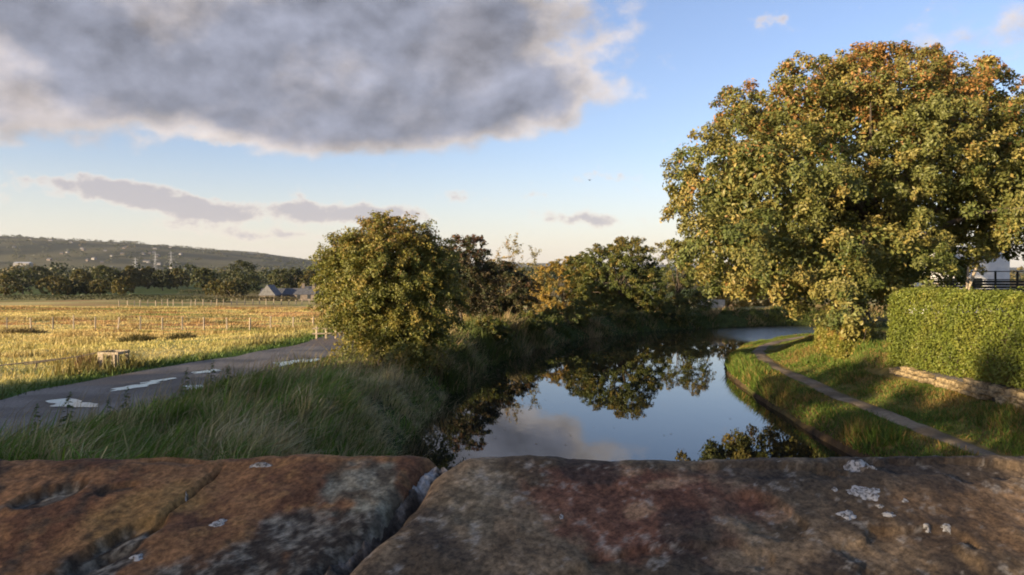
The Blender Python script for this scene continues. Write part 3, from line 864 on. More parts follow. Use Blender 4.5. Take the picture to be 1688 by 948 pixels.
# --- the hawthorn on the left bank
P_haw = pal([(0.105, 0.12, 0.025), (0.155, 0.16, 0.034), (0.23, 0.20, 0.046), (0.31, 0.235, 0.06)], [2.5, 3, 2.4, 1.1], 0.28, (0.24, 0.15, 0.045), 4, 6.6, 0.45)
lob = [L(640, 470, 28, 85, 95, 2.0), L(590, 470, 27.6, 55, 75, 1.6), L(700, 490, 28.2, 48, 85, 1.7), L(645, 410, 28, 68, 46, 1.6), L(675, 555, 27, 42, 45, 1.2), L(600, 540, 27.8, 42, 40, 1.2), L(715, 450, 28.5, 30, 45, 1.2), L(575, 430, 28, 36, 36, 1.2)]
make_tree('hawthorn_bush', 'large dome shaped olive green bush beside the track on the left bank', 'bush', (-4.6, 28, gz(-4.6, 28)), lob, 620, 112, 0.33, 0.09, P_haw,
          trunk_r=0.2, limbs=24, stems=4, droop=1.0, spray=1.35, inner=0.3, flat=0.7, upb=0.1, lo=0.8, fill=12000, shoots=260)

# --- trees on the far bank beyond the bend
P_red = pal([(0.05, 0.05, 0.02), (0.08, 0.06, 0.028), (0.055, 0.062, 0.022), (0.12, 0.07, 0.035)], [2, 2, 3, 1], 0.3, (0.19, 0.085, 0.05), 5, 7.2, 0.6)
make_tree('thorn_tree', 'dark reddish thorn tree just right of the big olive bush', 'tree', (-3.1, 50, gz(-3.1, 50)),
          [L(765, 455, 50, 42, 55, 1.9), L(770, 415, 50, 32, 26, 1.5), L(795, 470, 50, 28, 42, 1.5), L(740, 470, 50, 30, 45, 1.5)], 260, 70, 0.36, 0.14, P_red, trunk_r=0.16, limbs=18, stems=2, droop=0.8, spray=1.1, group='trees beyond the canal bend')
P_bir = pal([(0.22, 0.18, 0.05), (0.30, 0.22, 0.07), (0.17, 0.15, 0.04), (0.32, 0.2, 0.08)], [2, 2, 2, 1], 0.3)
make_tree('young_tree', 'thin open golden young tree with upright twigs, beside the reddish thorn', 'tree', (0.1, 63, gz(0.1, 63)),
          [L(840, 480, 63, 30, 40, 1.5), L(845, 425, 63, 14, 30, 0.8), L(880, 440, 63, 12, 26, 0.7), L(822, 450, 63, 16, 30, .9), L(860, 490, 63, 28, 30, 1.5)], 110, 34, 0.32, 0.14, P_bir, trunk_r=0.12, limbs=26, stems=3, droop=-0.5, spray=1.3, group='trees beyond the canal bend')
P_gold = pal([(0.28, 0.20, 0.045), (0.34, 0.23, 0.05), (0.20, 0.16, 0.04), (0.13, 0.13, 0.03)], [2.5, 2.5, 2, 1], 0.28)
make_tree('golden_bush', 'rounded golden yellow bush left of the green and gold tree at the bend', 'bush', (4.3, 71, gz(4.3, 71)),
          [L(920, 478, 71, 50, 45, 2.2), L(935, 450, 71, 30, 24, 1.5), L(895, 492, 71, 30, 30, 1.5), L(950, 480, 71, 26, 40, 1.5)], 300, 70, 0.34, 0.15, P_gold, trunk_r=0.15, limbs=20, stems=3, droop=0.3, spray=1.0, group='trees beyond the canal bend')
P_gg = pal([(0.07, 0.09, 0.02), (0.10, 0.115, 0.024), (0.17, 0.15, 0.034), (0.25, 0.18, 0.045)], [3, 3, 1.5, 1], 0.3, (0.21, 0.15, 0.04), 5, 7.8, 0.6)
make_tree('round_tree', 'dense round green tree with golden top at the canal bend', 'tree', (9.0, 64, gz(9.0, 64)),
          [L(1020, 460, 64, 52, 52, 2.6), L(1035, 420, 64, 36, 26, 1.8), L(1000, 475, 64, 40, 40, 2.1), L(1060, 475, 64, 36, 42, 2.0), L(990, 430, 64, 26, 24, 1.5)], 330, 80, 0.42, 0.16, P_gg, trunk_r=0.22, limbs=22, droop=0.4, spray=0.9, group='trees beyond the canal bend')
make_tree('slender_tree', 'loose green tree between the round tree and the great tree', 'tree', (17.0, 80, gz(17, 80)),
          [L(1115, 445, 80, 34, 40, 2.0), L(1095, 425, 80, 22, 24, 1.4), L(1125, 480, 80, 40, 30, 2.0), L(1145, 430, 80, 25, 35, 1.6)], 210, 62, 0.42, 0.16, P_gg, trunk_r=0.18, limbs=16, droop=0.4, spray=0.9, group='trees beyond the canal bend')
for k, (px, py, d, rp, rz_, lab) in enumerate([(1195, 490, 74, 42, 24, 'low golden bush under the left edge of the great tree'), (1262, 492, 78, 42, 24, 'second low golden bush, nearer the great tree trunk'), (1318, 490, 76, 34, 24, 'small olive bush deep in shade behind the great tree')]):
    b0 = at(px, py, d)
    make_tree('golden_bush', lab, 'bush', (b0[0], d, gz(b0[0], d)), [L(px, py, d, rp, rz_, 2.0), L(px + 15, py - 6, d, rp * .6, rz_ * .8, 1.6), L(px - 18, py + 4, d, rp * .6, rz_ * .8, 1.5)], 170, 50, 0.36, 0.16, P_gold if k < 2 else P_gg, trunk_r=0.12, limbs=12, stems=3, droop=0.3, spray=0.9, group='bushes under the great tree')

make_tree('thorn_tree', 'brownish green thorn tree filling the gap behind the thin young tree', 'tree', (-0.4, 57, gz(-0.4, 57)),
          [L(835, 478, 57, 36, 42, 1.7), L(818, 450, 57, 24, 26, 1.3), L(858, 488, 57, 28, 32, 1.4)], 190, 60, 0.36, 0.14, P_red, trunk_r=0.14, limbs=14, stems=2, droop=0.6, spray=1.1, group='trees beyond the canal bend')
make_tree('golden_bush', 'tall gold brown bush tucked between the golden bush and the round tree', 'bush', (6.6, 66, gz(6.6, 66)),
          [L(968, 470, 66, 34, 46, 1.8), L(955, 445, 66, 20, 22, 1.3), L(980, 490, 66, 30, 30, 1.5)], 190, 60, 0.36, 0.15, P_gg, trunk_r=0.12, limbs=14, stems=3, droop=0.3, spray=1.0, group='trees beyond the canal bend')
for k, (px, py, d, rp, rz_, lab) in enumerate([(800, 502, 56, 34, 20, 'dark low bramble bush between the reddish thorn and the bank'), (985, 505, 62, 40, 18, 'dark low bush at the foot of the round tree, on its left'), (1065, 505, 63, 44, 20, 'dark low bush at the foot of the round tree, on its right'), (1140, 500, 68, 34, 20, 'dark low bush under the slender tree'),
        (795, 548, 41, 36, 20, 'dark scrub on the left bank just past the olive bush'), (862, 535, 48, 40, 18, 'dark scrub on the left bank below the thin young tree'), (930, 525, 54, 42, 18, 'dark scrub on the far bank below the golden bush'), (1010, 522, 59, 42, 18, 'dark scrub on the far bank below the round tree'), (1100, 522, 62.5, 44, 16, 'dark scrub on the far bank below the slender tree')]):
    b0 = at(px, py, d)
    make_tree('bramble_bush', lab, 'bush', (b0[0], d, gz(b0[0], d)), [L(px, py, d, rp, rz_, 1.4), L(px + 18, py - 3, d, rp * .6, rz_ * .8, 1.2), L(px - 18, py + 4, d, rp * .6, rz_ * .8, 1.2)], 120, 55, 0.28, 0.13, P_gg if k else P_red, trunk_r=0.08, limbs=10, stems=4, droop=0.4, spray=0.9, group='low bushes along the far bank')
# --- unseen trees added at left to shade the track, the bank and the parapet
P_off = pal([(0.05, 0.07, 0.016), (0.075, 0.09, 0.02), (0.12, 0.11, 0.03)], [3, 3, 1.5], 0.3)
for k, (x, y, h, r, lab) in enumerate([(-31, 6.0, 5.6, 3.4, 'unseen tree added for shade, farthest along the lane'), (-28, 0.0, 6.5, 3.4, 'unseen tree added for shade, second along the lane'), (-25, -6, 7.4, 3.4, 'unseen tree added for shade, third along the lane'), (-23, -12.5, 9.8, 3.8, 'unseen tree added for shade, beside the bridge'), (-24, -20, 9.0, 3.8, 'unseen tree added for shade, behind the bridge')]):
    z = gz(x, y)
    make_tree('unseen_shade_tree', lab, 'tree', (x, y, z), [(x, y, z + h - 3.2, r, r, 3.2), (x + 1.2, y - 1.5, z + h - 5.4, r, r, 2.6), (x - 1.5, y + 1.2, z + 2.4, r * .8, r * .8, 2.0), (x + 1, y + 1, z + 1.3, r * 0.9, r * 0.9, 1.5)], 230, 34, 0.75, 0.42, P_off, trunk_r=0.3, limbs=14, droop=0.3, spray=0.7, group='added shade trees along the lane to the left')

# ------------------------------------------------------------------ hedge and its footing wall
def hedge(name, label, A, B, z0, z1, h0, h1, thick, palette, dens, leaf, group):
    """A, B: (x, y) of the front foot; z: foot heights; h: top heights"""
    root = empty(name, (A[0], A[1], z0)); tag(root, label, 'hedge', group)
    A = np.array(A, float); B = np.array(B, float)
    d = (B - A); Ln = np.linalg.norm(d); d = d / Ln
    nr = np.array([d[1], -d[0]])        # to the right of A->B
    if nr[0] < 0: nr = -nr
    def surf(u, v):
        """u along 0..1, v across profile 0..1 (front foot, up, over the top, down the back)"""
        zb = z0 + (z1 - z0) * u; zt = h0 + (h1 - h0) * u
        H = zt - zb
        v = v * (2.2 + thick * 0.9)
        front = v < 1.0 * 1.0
        w = np.where(v < 1, 0.0, np.clip((v - 1) / (thick * 0.9 / 1), 0, 1))
        zz = np.where(v < 1, zb + H * v, np.where(w < 1, zt, zt - H * np.clip(v - 1 - thick * 0.9, 0, 1)))
        xx = w * thick
        # batter and rounded shoulders
        sh = np.clip((zz - (zt - 0.35)) / 0.35, 0, 1)
        xx = xx + np.where(v < 1, 0.10 * v + 0.16 * sh ** 2, 0)
        xx = np.where((v >= 1) & (w < 1), 0.26 + (thick - 0.42) * w, xx)
        zz = np.where((v >= 1) & (w < 1), zt - 0.10 * (2 * w - 1) ** 4, zz)
        xx = np.where(w >= 1, thick - 0.16 + 0.16 * np.clip(v - 1 - thick * 0.9, 0, 1), xx)
        n_ = np.where((v < 1)[:, None], np.array([[-1.0, 0.25]]), np.where((w < 1)[:, None], np.array([[0.0, 1.0]]), np.array([[1.0, 0.2]])))
        p = A + d * (u * Ln)[:, None] + nr * xx[:, None]
        return np.column_stack([p, zz]), np.column_stack([nr * n_[:, :1], n_[:, 1]])
    area = Ln * (2 * (h0 - z0) + thick)
    n = int(area * dens)
    u = R.random(n); v = R.random(n)
    P, N = surf(u, v)
    lum = fbm(P[:, 1] + P[:, 0], P[:, 2], 1.5, 4) - 0.5
    lum2 = fbm(P[:, 1] + 4, P[:, 2] + P[:, 0], 5, 3) - 0.5
    depth = R.random(n) ** 1.7 * 0.26 - 0.05 - lum * 0.22 - lum2 * 0.10
    # end caps
    m = int(thick * (h0 - z0) * dens)
    for e in (0, 1):
        w_ = R.random(m); t = R.random(m)
        q = (A if e == 0 else B) + nr * (w_ * thick)[:, None] + d * (R.normal(size=m) * 0.07)[:, None]
        zz = (z0 if e == 0 else z1) + t * ((h0 - z0) if e == 0 else (h1 - z1)) * (1 - 0.1 * (2 * w_ - 1) ** 4)
        P = np.vstack([P, np.column_stack([q, zz])]); N = np.vstack([N, np.tile(np.append(d * (1 if e else -1), 0.2), (m, 1))])
        depth = np.append(depth, R.random(m) * 0.2)
    N = norm(N)
    pos = P - N * depth[:, None] + R.normal(size=P.shape) * 0.02
    # stray shoots
    sel = (R.random(len(pos)) < 0.02)
    pos[sel] += N[sel] * R.uniform(0.03, 0.16, sel.sum())[:, None]
    nn = norm(N * 0.7 + R.normal(size=P.shape) * 0.55 + np.array([0, 0, 0.25]))
    tone = np.clip(fbm(pos[:, 1] * 1.3 + pos[:, 0], pos[:, 2] * 1.3, 1.4, 4) * 1.7 - 0.35, 0, 1)
    V, T, C = leaves(pos, nn, leaf * R.uniform(0.6, 1.35, len(pos)), palette(pos, tone, R.random(len(pos))))
    link('foliage', mesh_np(name + '_foliage', local(V, root), [T], C), LEAF, root)
    # twiggy core
    paths = []
    for i in range(int(Ln * 7)):
        uu = R.random(); c = A + d * uu * Ln + nr * thick * R.uniform(0.3, 0.7)
        zb = z0 + (z1 - z0) * uu; zt = h0 + (h1 - h0) * uu
        e = c + R.normal(size=2) * 0.3
        t = np.linspace(0, 1, 4)[:, None]
        paths.append((np.column_stack([c * (1 - t) + e * t, zb - 0.1 + (zt - zb - 0.15) * t[:, 0]]), 0.03 - 0.02 * t[:, 0]))
    V, Fq = tube(paths, 5)
    link('stems', mesh_np(name + '_stems', local(V, root), Fq, None, True), BARK, root)
    return root
P_hedge = pal([(0.105, 0.135, 0.02), (0.14, 0.17, 0.025), (0.18, 0.195, 0.032), (0.23, 0.205, 0.042)], [2, 3, 3, 1], 0.25)
hedge('clipped_hedge', 'long clipped bright green hedge standing on a low stone wall at the right', (12.75, 13.5), (12.15, 25.0), 1.80, 1.55, 3.98, 3.92, 1.3, P_hedge, 1800, 0.066, None)
P_hedge2 = pal([(0.14, 0.16, 0.026), (0.20, 0.19, 0.035), (0.29, 0.20, 0.055)], [2, 2, 2], 0.25)
hedge('clipped_hedge', 'short low golden green hedge end beyond the long hedge, under the great tree', (12.35, 29.0), (12.8, 32.6), 1.3, 1.25, 2.65, 2.4, 1.0, P_hedge2, 1500, 0.085, None)

def rock_mesh(name, sx, sy, sz, seed):
    import bmesh
    bm = bmesh.new()
    bmesh.ops.create_cube(bm, size=1)
    bmesh.ops.bevel(bm, geom=bm.edges[:], offset=0.05, segments=1, affect='EDGES')
    rr = random.Random(seed)
    for v in bm.verts:
        v.co.x = v.co.x * sx + rr.uniform(-1, 1) * sx * 0.11
        v.co.y = v.co.y * sy + rr.uniform(-1, 1) * sy * 0.13
        v.co.z = v.co.z * sz + rr.uniform(-1, 1) * sz * 0.16
    me = bpy.data.meshes.new(name); bm.to_mesh(me); bm.free()
    me.materials.append(WALLST)
    return me
def footing_wall():
    root = empty('retaining_wall', (12.6, 19, 1.2))
    tag(root, 'low rough golden stone wall at the foot of the long clipped hedge', 'wall')
    protos = [rock_mesh('stone', 0.26 + 0.03 * (s_ % 3), 0.26, 0.11 + 0.015 * (s_ % 4), s_) for s_ in range(8)]
    A = np.array([12.62, 14.0]); B = np.array([12.05, 24.6])
    Ln = np.linalg.norm(B - A); d = (B - A) / Ln; nr = np.array([d[1], -d[0]])
    k = 0
    for row in range(4):
        t = R.uniform(0, 0.2)
        while t < Ln:
            p = A + d * t
            hgt = np.interp(t, [0, 4, 7, Ln], [0.42, 0.38, 0.26, 0.1])
            z = 1.12 + 0.13 * row + 0.30 * (t / Ln)
            if 0.13 * row < hgt and R.random() > 0.07:
                o = bpy.data.objects.new('stone', protos[R.integers(0, 8)]); COL.objects.link(o); o.parent = root
                o.location = (p[0] - 12.6 + R.normal() * 0.035 + 0.05 * row, p[1] - 19, z - 1.2)
                o.rotation_euler = (R.normal() * 0.07, R.normal() * 0.06, math.pi / 2 + R.normal() * 0.12)
                o.scale = (R.uniform(0.6, 1.35), R.uniform(0.75, 1.25), R.uniform(0.7, 1.2)); k += 1
            t += R.uniform(0.2, 0.31)
    # earth fill behind the stones
    t = np.linspace(0, Ln, 30); q = A + d * t[:, None]
    top = 1.12 + 0.30 * t / Ln + np.interp(t, [0, 4, 7, Ln], [0.4, 0.35, 0.24, 0.08])
    V = np.vstack([np.column_stack([q + nr * 0.05, np.full(30, 0.9)]), np.column_stack([q + nr * 0.12, top]), np.column_stack([q + nr * 0.7, top + 0.1])])
    I = np.arange(90).reshape(3, 30)
    f = np.stack([I[:-1, :-1], I[1:, :-1], I[1:, 1:], I[:-1, 1:]], -1).reshape(-1, 4)
    link('earth_fill', mesh_np('earth_fill', local(V, root), [f], None, True), MORTAR, root)
footing_wall()

# ------------------------------------------------------------------ grasses
def blades(P, h, w, lean, col, segs=2):
    """P (n,3) roots; lean (n,2) horizontal offset of the tip"""
    n = len(P)
    h = h * np.ones(n); w = w * np.ones(n)
    a = R.uniform(0, math.pi, n)
    s = np.stack([np.cos(a), np.sin(a), 0 * a], 1) * (w / 2)[:, None]
    mid = P + np.column_stack([lean * 0.35, h * 0.6]); tip = P + np.column_stack([lean, h * (1 - 0.25 * np.clip(np.linalg.norm(lean, axis=1) / np.maximum(h, .01), 0, 1.5))])
    V = np.stack([P - s, P + s, mid + s * 0.75, mid - s * 0.75, tip], 1)
    if segs == 1:
        V = np.stack([P - s, P + s, tip], 1)
        return V.reshape(-1, 3), [np.arange(3 * n).reshape(n, 3)], np.repeat(col, 3, 0)
    I = np.arange(5 * n).reshape(n, 5)
    return V.reshape(-1, 3), [I[:, [0, 1, 2, 3]], I[:, [3, 2, 4]]], np.repeat(col, 5, 0)

def grass(name, label, P, h, w, lean, col, segs=2):
    V, Fs, C = blades(P, h, w, lean, col, segs)
    o = link(name, mesh_np(name, V, Fs, C), GRASS)
    tag(o, label, 'grass', None, 'stuff')
    return o

def scatter(n, x0, x1, y0, y1, accept):
    out = []
    got = 0
    while got < n:
        x = R.uniform(x0, x1, n * 2); y = R.uniform(y0, y1, n * 2)
        s = canal_s(x, y)
        ok = accept(x, y, s)
        out.append(np.column_stack([x[ok], y[ok], s[ok]])); got += ok.sum()
        if ok.sum() == 0: break
    return np.vstack(out)[:n]

def trackd(x, y):
    return np.abs(track_s(x, y))

# tall rank grass between the track and the canal
def acc(x, y, s):
    td = track_s(x, y)
    cl = fbm(x, y, 0.9, 3)
    return (-s - HALF > -0.15) & (td > 1.9) & (s < 0) & (R.random(len(x)) < 0.35 + 0.65 * sstep(0.35, 0.6, cl)) & ((y < 33) | (-s - HALF < 6))
def tufts(Q, per, spread):
    """expand tuft roots into blades; returns blade roots and their tuft index"""
    m = R.poisson(per, len(Q)); k = np.repeat(np.arange(len(Q)), m)
    xy = Q[k, :2] + R.normal(size=(len(k), 2)) * spread
    return xy[:, 0], xy[:, 1], k
Q = scatter(6500, -14, 1, 9.5, 40, acc)
x, y, k = tufts(Q, 18, 0.11); s = canal_s(x, y)
ok = (track_s(x, y) > 1.75) & (-s - HALF > -0.25); x, y, k, s = x[ok], y[ok], k[ok], s[ok]
nt_ = len(Q)
cl = fbm(Q[:, 0], Q[:, 1], 0.55, 3); cl2 = fbm(Q[:, 0] + 20, Q[:, 1], 0.8, 3)
tdq = np.abs(track_s(Q[:, 0], Q[:, 1])); dlq = -Q[:, 2] - HALF
th = (0.25 + 0.6 * sstep(0.3, 0.65, cl)) * R.uniform(0.6, 1.35, nt_) * (0.2 + 0.8 * sstep(1.9, 4.6, tdq))
th *= 0.5 + 0.5 * sstep(0.6, 2.2, dlq)
th *= np.where(Q[:, 1] > 21.5, 0.22 + 0.6 * sstep(2.4, 1.0, dlq), 1.0)
hh = th[k] * R.uniform(0.5, 1.15, len(x))
ld = np.column_stack([0.45 + R.normal(size=nt_) * 0.22, R.normal(size=nt_) * 0.28 - 0.05])
out = np.column_stack([x, y]) - Q[k, :2]
lean = ld[k] * hh[:, None] + out * 1.6 + R.normal(size=(len(x), 2)) * 0.14 * hh[:, None]
greenA = np.array([0.15, 0.235, 0.038]); strawA = np.array([0.60, 0.48, 0.28])
straw = np.clip((R.random(nt_) < 0.10 + 0.5 * sstep(0.48, 0.64, cl2) + 0.45 * sstep(2.2, 1.0, dlq)) * R.uniform(0.45, 1.0, nt_), 0, 1)
cc = lerp(greenA * np.ones((len(x), 3)), strawA, np.clip(straw[k] + (R.random(len(x)) < 0.12) * 0.6, 0, 1))
cc *= R.uniform(0.6, 1.25, (nt_, 1))[k] * R.uniform(0.8, 1.2, (len(x), 1))
grass('tall_grass', 'tall wind-bent grass on the shaded bank between track and canal', np.column_stack([x, y, height(x, y, s) - 0.02]), hh, 0.010 + 0.034 * R.random(len(x)) ** 2.2, lean, cc)

# seed-heading stalks standing above it
Q = scatter(1500, -14, -1, 9.5, 26, acc); x, y, s = Q.T
hh = R.uniform(0.8, 1.35, len(x)) * (0.4 + 0.6 * sstep(1.9, 3.0, np.abs(track_s(x, y))))
grass('seed_stalks', 'thin pale dry grass stalks rising above the shaded bank', np.column_stack([x, y, height(x, y, s)]), hh, 0.012, np.column_stack([0.45 * hh + R.normal(size=len(x)) * 0.15, R.normal(size=len(x)) * 0.15]), np.array([0.36, 0.28, 0.15]) * R.uniform(0.6, 1.2, (len(x), 1)))

# reeds and coarse grass along the far bank round the bend
def acc(x, y, s):
    dl = -s - HALF
    return (dl > -0.25) & (dl < 3.6) & (s < 0) & (y > 29)
Q = scatter(3600, -6, 60, 29, 90, acc)
x, y, k = tufts(Q, 15, 0.16); s = canal_s(x, y); nt_ = len(Q)
cl = fbm(Q[:, 0], Q[:, 1], 0.6, 3)
th = R.uniform(0.35, 0.95, nt_) * (0.3 + 1.1 * sstep(0.38, 0.62, cl)) * np.where(Q[:, 1] > 48, 0.5, 1.0)
hh = th[k] * R.uniform(0.5, 1.1, len(x))
ld = R.normal(size=(nt_, 2)) * 0.3 + np.array([0.22, 0])
straw = (R.random(nt_) < 0.15 + 0.6 * sstep(0.46, 0.6, fbm(Q[:, 0] + 9, Q[:, 1], 0.5, 3))) * R.uniform(0.4, 1, nt_)
cc = lerp(np.array([0.085, 0.11, 0.026]) * np.ones((len(x), 3)), np.array([0.36, 0.26, 0.14]), straw[k]) * R.uniform(0.55, 1.3, (nt_, 1))[k] * R.uniform(0.85, 1.15, (len(x), 1))
grass('bank_reeds', 'coarse dark grass and reeds lining the far bank round the bend', np.column_stack([x, y, height(x, y, s) - 0.03]), hh, 0.045, ld[k] * hh[:, None] + (np.column_stack([x, y]) - Q[k, :2]) * 1.2, cc)

def acc(x, y, s): return (np.abs(s) < HALF - 0.3) & (R.random(len(x)) < np.exp(-(s + HALF) / 0.9) + 0.03)
Q = scatter(420, -4, 14, 17, 56, acc); x, y, s = Q.T
V, T, C = leaves(np.column_stack([x, y, np.full(len(x), 0.012)]), np.array([0, 0, 1.0]) + R.normal(size=(len(x), 3)) * 0.03, 0.07 * R.uniform(0.6, 1.3, len(x)), np.array([0.24, 0.17, 0.05]) * R.uniform(0.5, 1.3, (len(x), 1)), fold=0.05)
tag(link('floating_leaves', mesh_np('floating_leaves', V, [T], C), LEAF), 'fallen yellow leaves floating along the left edge of the canal', 'leaves', None, 'stuff')
# short turf on the right bank
def acc(x, y, s):
    dr = s - HALF
    return (dr > 0.05) & (dr < 5.2) & (np.abs(dr - 1.62) > 0.34) & (s > 0)
Q = scatter(110000, 8, 24, 14, 60, acc); x, y, s = Q.T
dr = s - HALF; cl = fbm(x, y, 0.8, 3)
hh = R.uniform(0.04, 0.12, len(x)) * (0.7 + 1.2 * sstep(0.45, 0.7, cl)) * np.where(dr < 0.8, 2.2, 1.0) * np.where(dr > 2.6, 1.5, 1.0) * np.where(y > 36, 0.4, 1.0)
cc = lerp(np.array([0.09, 0.14, 0.022]) * np.ones((len(x), 3)), np.array([0.28, 0.17, 0.06]), (R.random(len(x)) < 0.15 + 0.6 * sstep(0.48, 0.66, fbm(x + 3, y - 8, 0.7, 3)) + 0.3 * sstep(2.2, 3.0, dr) * (y < 27)) * R.uniform(0.3, 1, len(x))) * R.uniform(0.65, 1.3, (len(x), 1))
grass('verge_grass', 'short grass on the right bank either side of the towpath', np.column_stack([x, y, height(x, y, s) - 0.01]), hh, 0.020 + 0.0007 * y, np.column_stack([R.normal(size=len(x)) * 0.4 * hh, R.normal(size=len(x)) * 0.4 * hh]), cc, 1)

# meadow grass, longer blades the farther off
def acc(x, y, s):
    return (s < -HALF - 3) & (x < -0.1 * y + 3) & (np.abs(x) < 0.72 * y + 3) & (R.random(len(x)) < 28 / y)
Q = scatter(150000, -110, 6, 18, 150, acc); x, y, s = Q.T
td = trackd(x, y); ok = td > 1.95; x, y, s, td = x[ok], y[ok], s[ok], td[ok]
cl = fbm(x, y, 0.25, 4); tus = sstep(0.60, 0.72, fbm(x, y * 1.5, 0.3, 3))
hh = R.uniform(0.05, 0.17, len(x)) * (0.5 + 1.1 * cl) * (1 + 2.2 * tus) * np.where(td < 4, 1.5, 1.0)
base = ground_col(x, y, s)
cc = base * R.uniform(0.95, 1.3, (len(x), 1)); cc = lerp(cc, np.array([0.16, 0.10, 0.045]), tus * 0.6)
cc = lerp(cc, np.array([0.60, 0.46, 0.20]), (R.random(len(x)) < 0.18) * (td > 4.5) * 0.5)
grass('meadow_grass', 'rough golden meadow grass filling the sunlit field', np.column_stack([x, y, height(x, y, s) - 0.02]), hh, 0.02 + 0.0011 * y, np.column_stack([R.normal(size=len(x)) * 0.4 * hh + .15 * hh, R.normal(size=len(x)) * 0.3 * hh]), cc, 1)

# upright weeds along the near edge of the track
def weed_parts():
    h = 0.75
    t = np.linspace(0, 1, 6)
    st = tube([(np.column_stack([0.06 * t ** 2, 0.03 * t, h * t]), 0.008 - 0.006 * t)], 5)
    n = 46; tt = R.uniform(0.12, 1, n); a = R.uniform(0, 6.28, n); rr = 0.14 * (1.1 - tt)
    P = np.column_stack([0.06 * tt ** 2 + np.cos(a) * rr, 0.03 * tt + np.sin(a) * rr, h * tt + 0.02])
    lv = leaves(P, np.column_stack([np.cos(a) * 0.4, np.sin(a) * 0.4, np.ones(n)]), 0.13 * (1.2 - 0.6 * tt), np.array([0.07, 0.11, 0.024]) * R.uniform(0.7, 1.3, (n, 1)))
    return mesh_np('stem', st[0], st[1], np.full((len(st[0]), 3), (0.12, 0.09, 0.04)), True), mesh_np('foliage', lv[0], [lv[1]], lv[2])
sm, lm = weed_parts(); sm.materials.append(GRASS); lm.materials.append(LEAF)
for (x, y, sc_) in [(-9.4, 15.2, 0.9), (-9.0, 15.6, 1.1), (-8.6, 16.4, 0.8), (-8.55, 20.2, 1.0), (-8.3, 21.3, 1.15), (-8.1, 21.9, 0.9), (-7.6, 20.6, 1.0), (-8.9, 17.8, 0.85), (-7.2, 22.5, 0.8)]:
    r_ = empty('weed_plant', (x, y, gz(x, y))); r_.scale = (sc_, sc_, sc_); r_.rotation_euler = (0, 0, R.uniform(-0.6, 0.6))
    tag(r_, 'upright dark leafy weed in the grass at the near edge of the track', 'plant', 'weeds along the track edge')
    for nm, me_ in (('stem', sm), ('foliage', lm)):
        c_ = bpy.data.objects.new(nm, me_); COL.objects.link(c_); c_.parent = r_

# ------------------------------------------------------------------ fences, gate, pens
def box_mesh(name, sx, sy, sz, bev=0.0):
    import bmesh
    bm = bmesh.new(); bmesh.ops.create_cube(bm, size=1)
    for v in bm.verts: v.co.x *= sx; v.co.y *= sy; v.co.z = (v.co.z + 0.5) * sz
    if bev: bmesh.ops.bevel(bm, geom=bm.edges[:], offset=bev, segments=1, affect='EDGES')
    me = bpy.data.meshes.new(name); bm.to_mesh(me); bm.free()
    return me
def bar(name, a, b_, r, mat, root, sides=6):
    V, Fq = tube([(np.array([a, b_]), [r, r])], sides)
    n = sides
    caps = [np.arange(n)[None, ::-1], (n + np.arange(n))[None, :]]
    return link(name, mesh_np(name, local(V, root), Fq + caps), mat, root)

def post_fence(label, pts, hpost, wpost, nwire, mat):
    a = pts[0]
    root = empty('wire_fence', (a[0], a[1], gz(*a)))
    tag(root, label, 'fence')
    pm = box_mesh('post', wpost, wpost, hpost, wpost * 0.12); pm.materials.append(mat)
    tops = []
    for (x, y) in pts:
        z = gz(x, y)
        o = bpy.data.objects.new('post', pm); COL.objects.link(o); o.parent = root
        o.location = Vector((x, y, z - 0.1)) - root.location
        o.rotation_euler = (R.normal() * 0.035, R.normal() * 0.035, R.random())
        o.scale = (1, 1, R.uniform(0.92, 1.1))
        tops.append((x, y, z))
    tops = np.array(tops)
    for k in range(nwire):
        P = tops + np.array([0, 0, hpost * (0.35 + 0.27 * k)])
        V, Fq = tube([(P, np.full(len(P), 0.006))], 4)
        link('wire', mesh_np('wire', local(V, root), Fq), WIRE, root)
pts = []
for px in np.arange(-60, 575, 36.2):
    d = 69 - 0.004 * px; pts.append(((px + R.normal() * 1.5 - 844) / F * d, d + R.normal() * 0.2))
post_fence('row of pale timber posts with wire crossing the middle of the golden field', pts, 1.3, 0.115, 3, TIMBER)
pts = []
for px in list(np.arange(196, 545, 11.6)):
    d = 150 + (px - 196) * 0.07; pts.append(((px + R.normal() * 0.8 - 844) / F * d, d + R.normal() * 0.4))
post_fence('distant row of small pale posts at the far edge of the golden field', pts, 1.3, 0.17, 2, TIMBER)

# steel field gate lying along the near edge of the field, and a timber pen beside it
def z_at(px, py, d): return at(px, py, d)
gy_ = 26.5
root = empty('field_gate', (-17.0, gy_, gz(-17, gy_))); tag(root, 'thin rusty tubular rails of a low field gate at the left edge', 'gate')
for (p, q) in [((-40, 607), (128, 588)), ((128, 588), (158, 582)), ((40, 601), (140, 586)), ((-40, 622), (22, 608)), ((22, 608), (30, 612)), ((30, 612), (26, 626)), ((128, 588), (124, 606)), ((60, 597), (60, 617)), ((-15, 604), (-15, 628))]:
    a = at(p[0], p[1], gy_ + (p[0]) * 0.004); b_ = at(q[0], q[1], gy_ + q[0] * 0.004)
    bar('rail', a, b_, 0.024, RUST, root)
root = empty('timber_pen', (-13.9, 26.6, gz(-13.9, 26.6))); tag(root, 'small square timber pen of posts and rails beside the rusty gate', 'pen')
cx, cy = -13.85, 26.9
z0 = gz(cx, cy)
for (ax, ay) in [(-.30, -.35), (.30, -.35), (-.30, .35), (.30, .35)]:
    o = link('post', box_mesh('post', 0.10, 0.10, 0.62, 0.01), TIMBER, root); o.location = Vector((cx + ax, cy + ay, z0 - 0.06)) - root.location
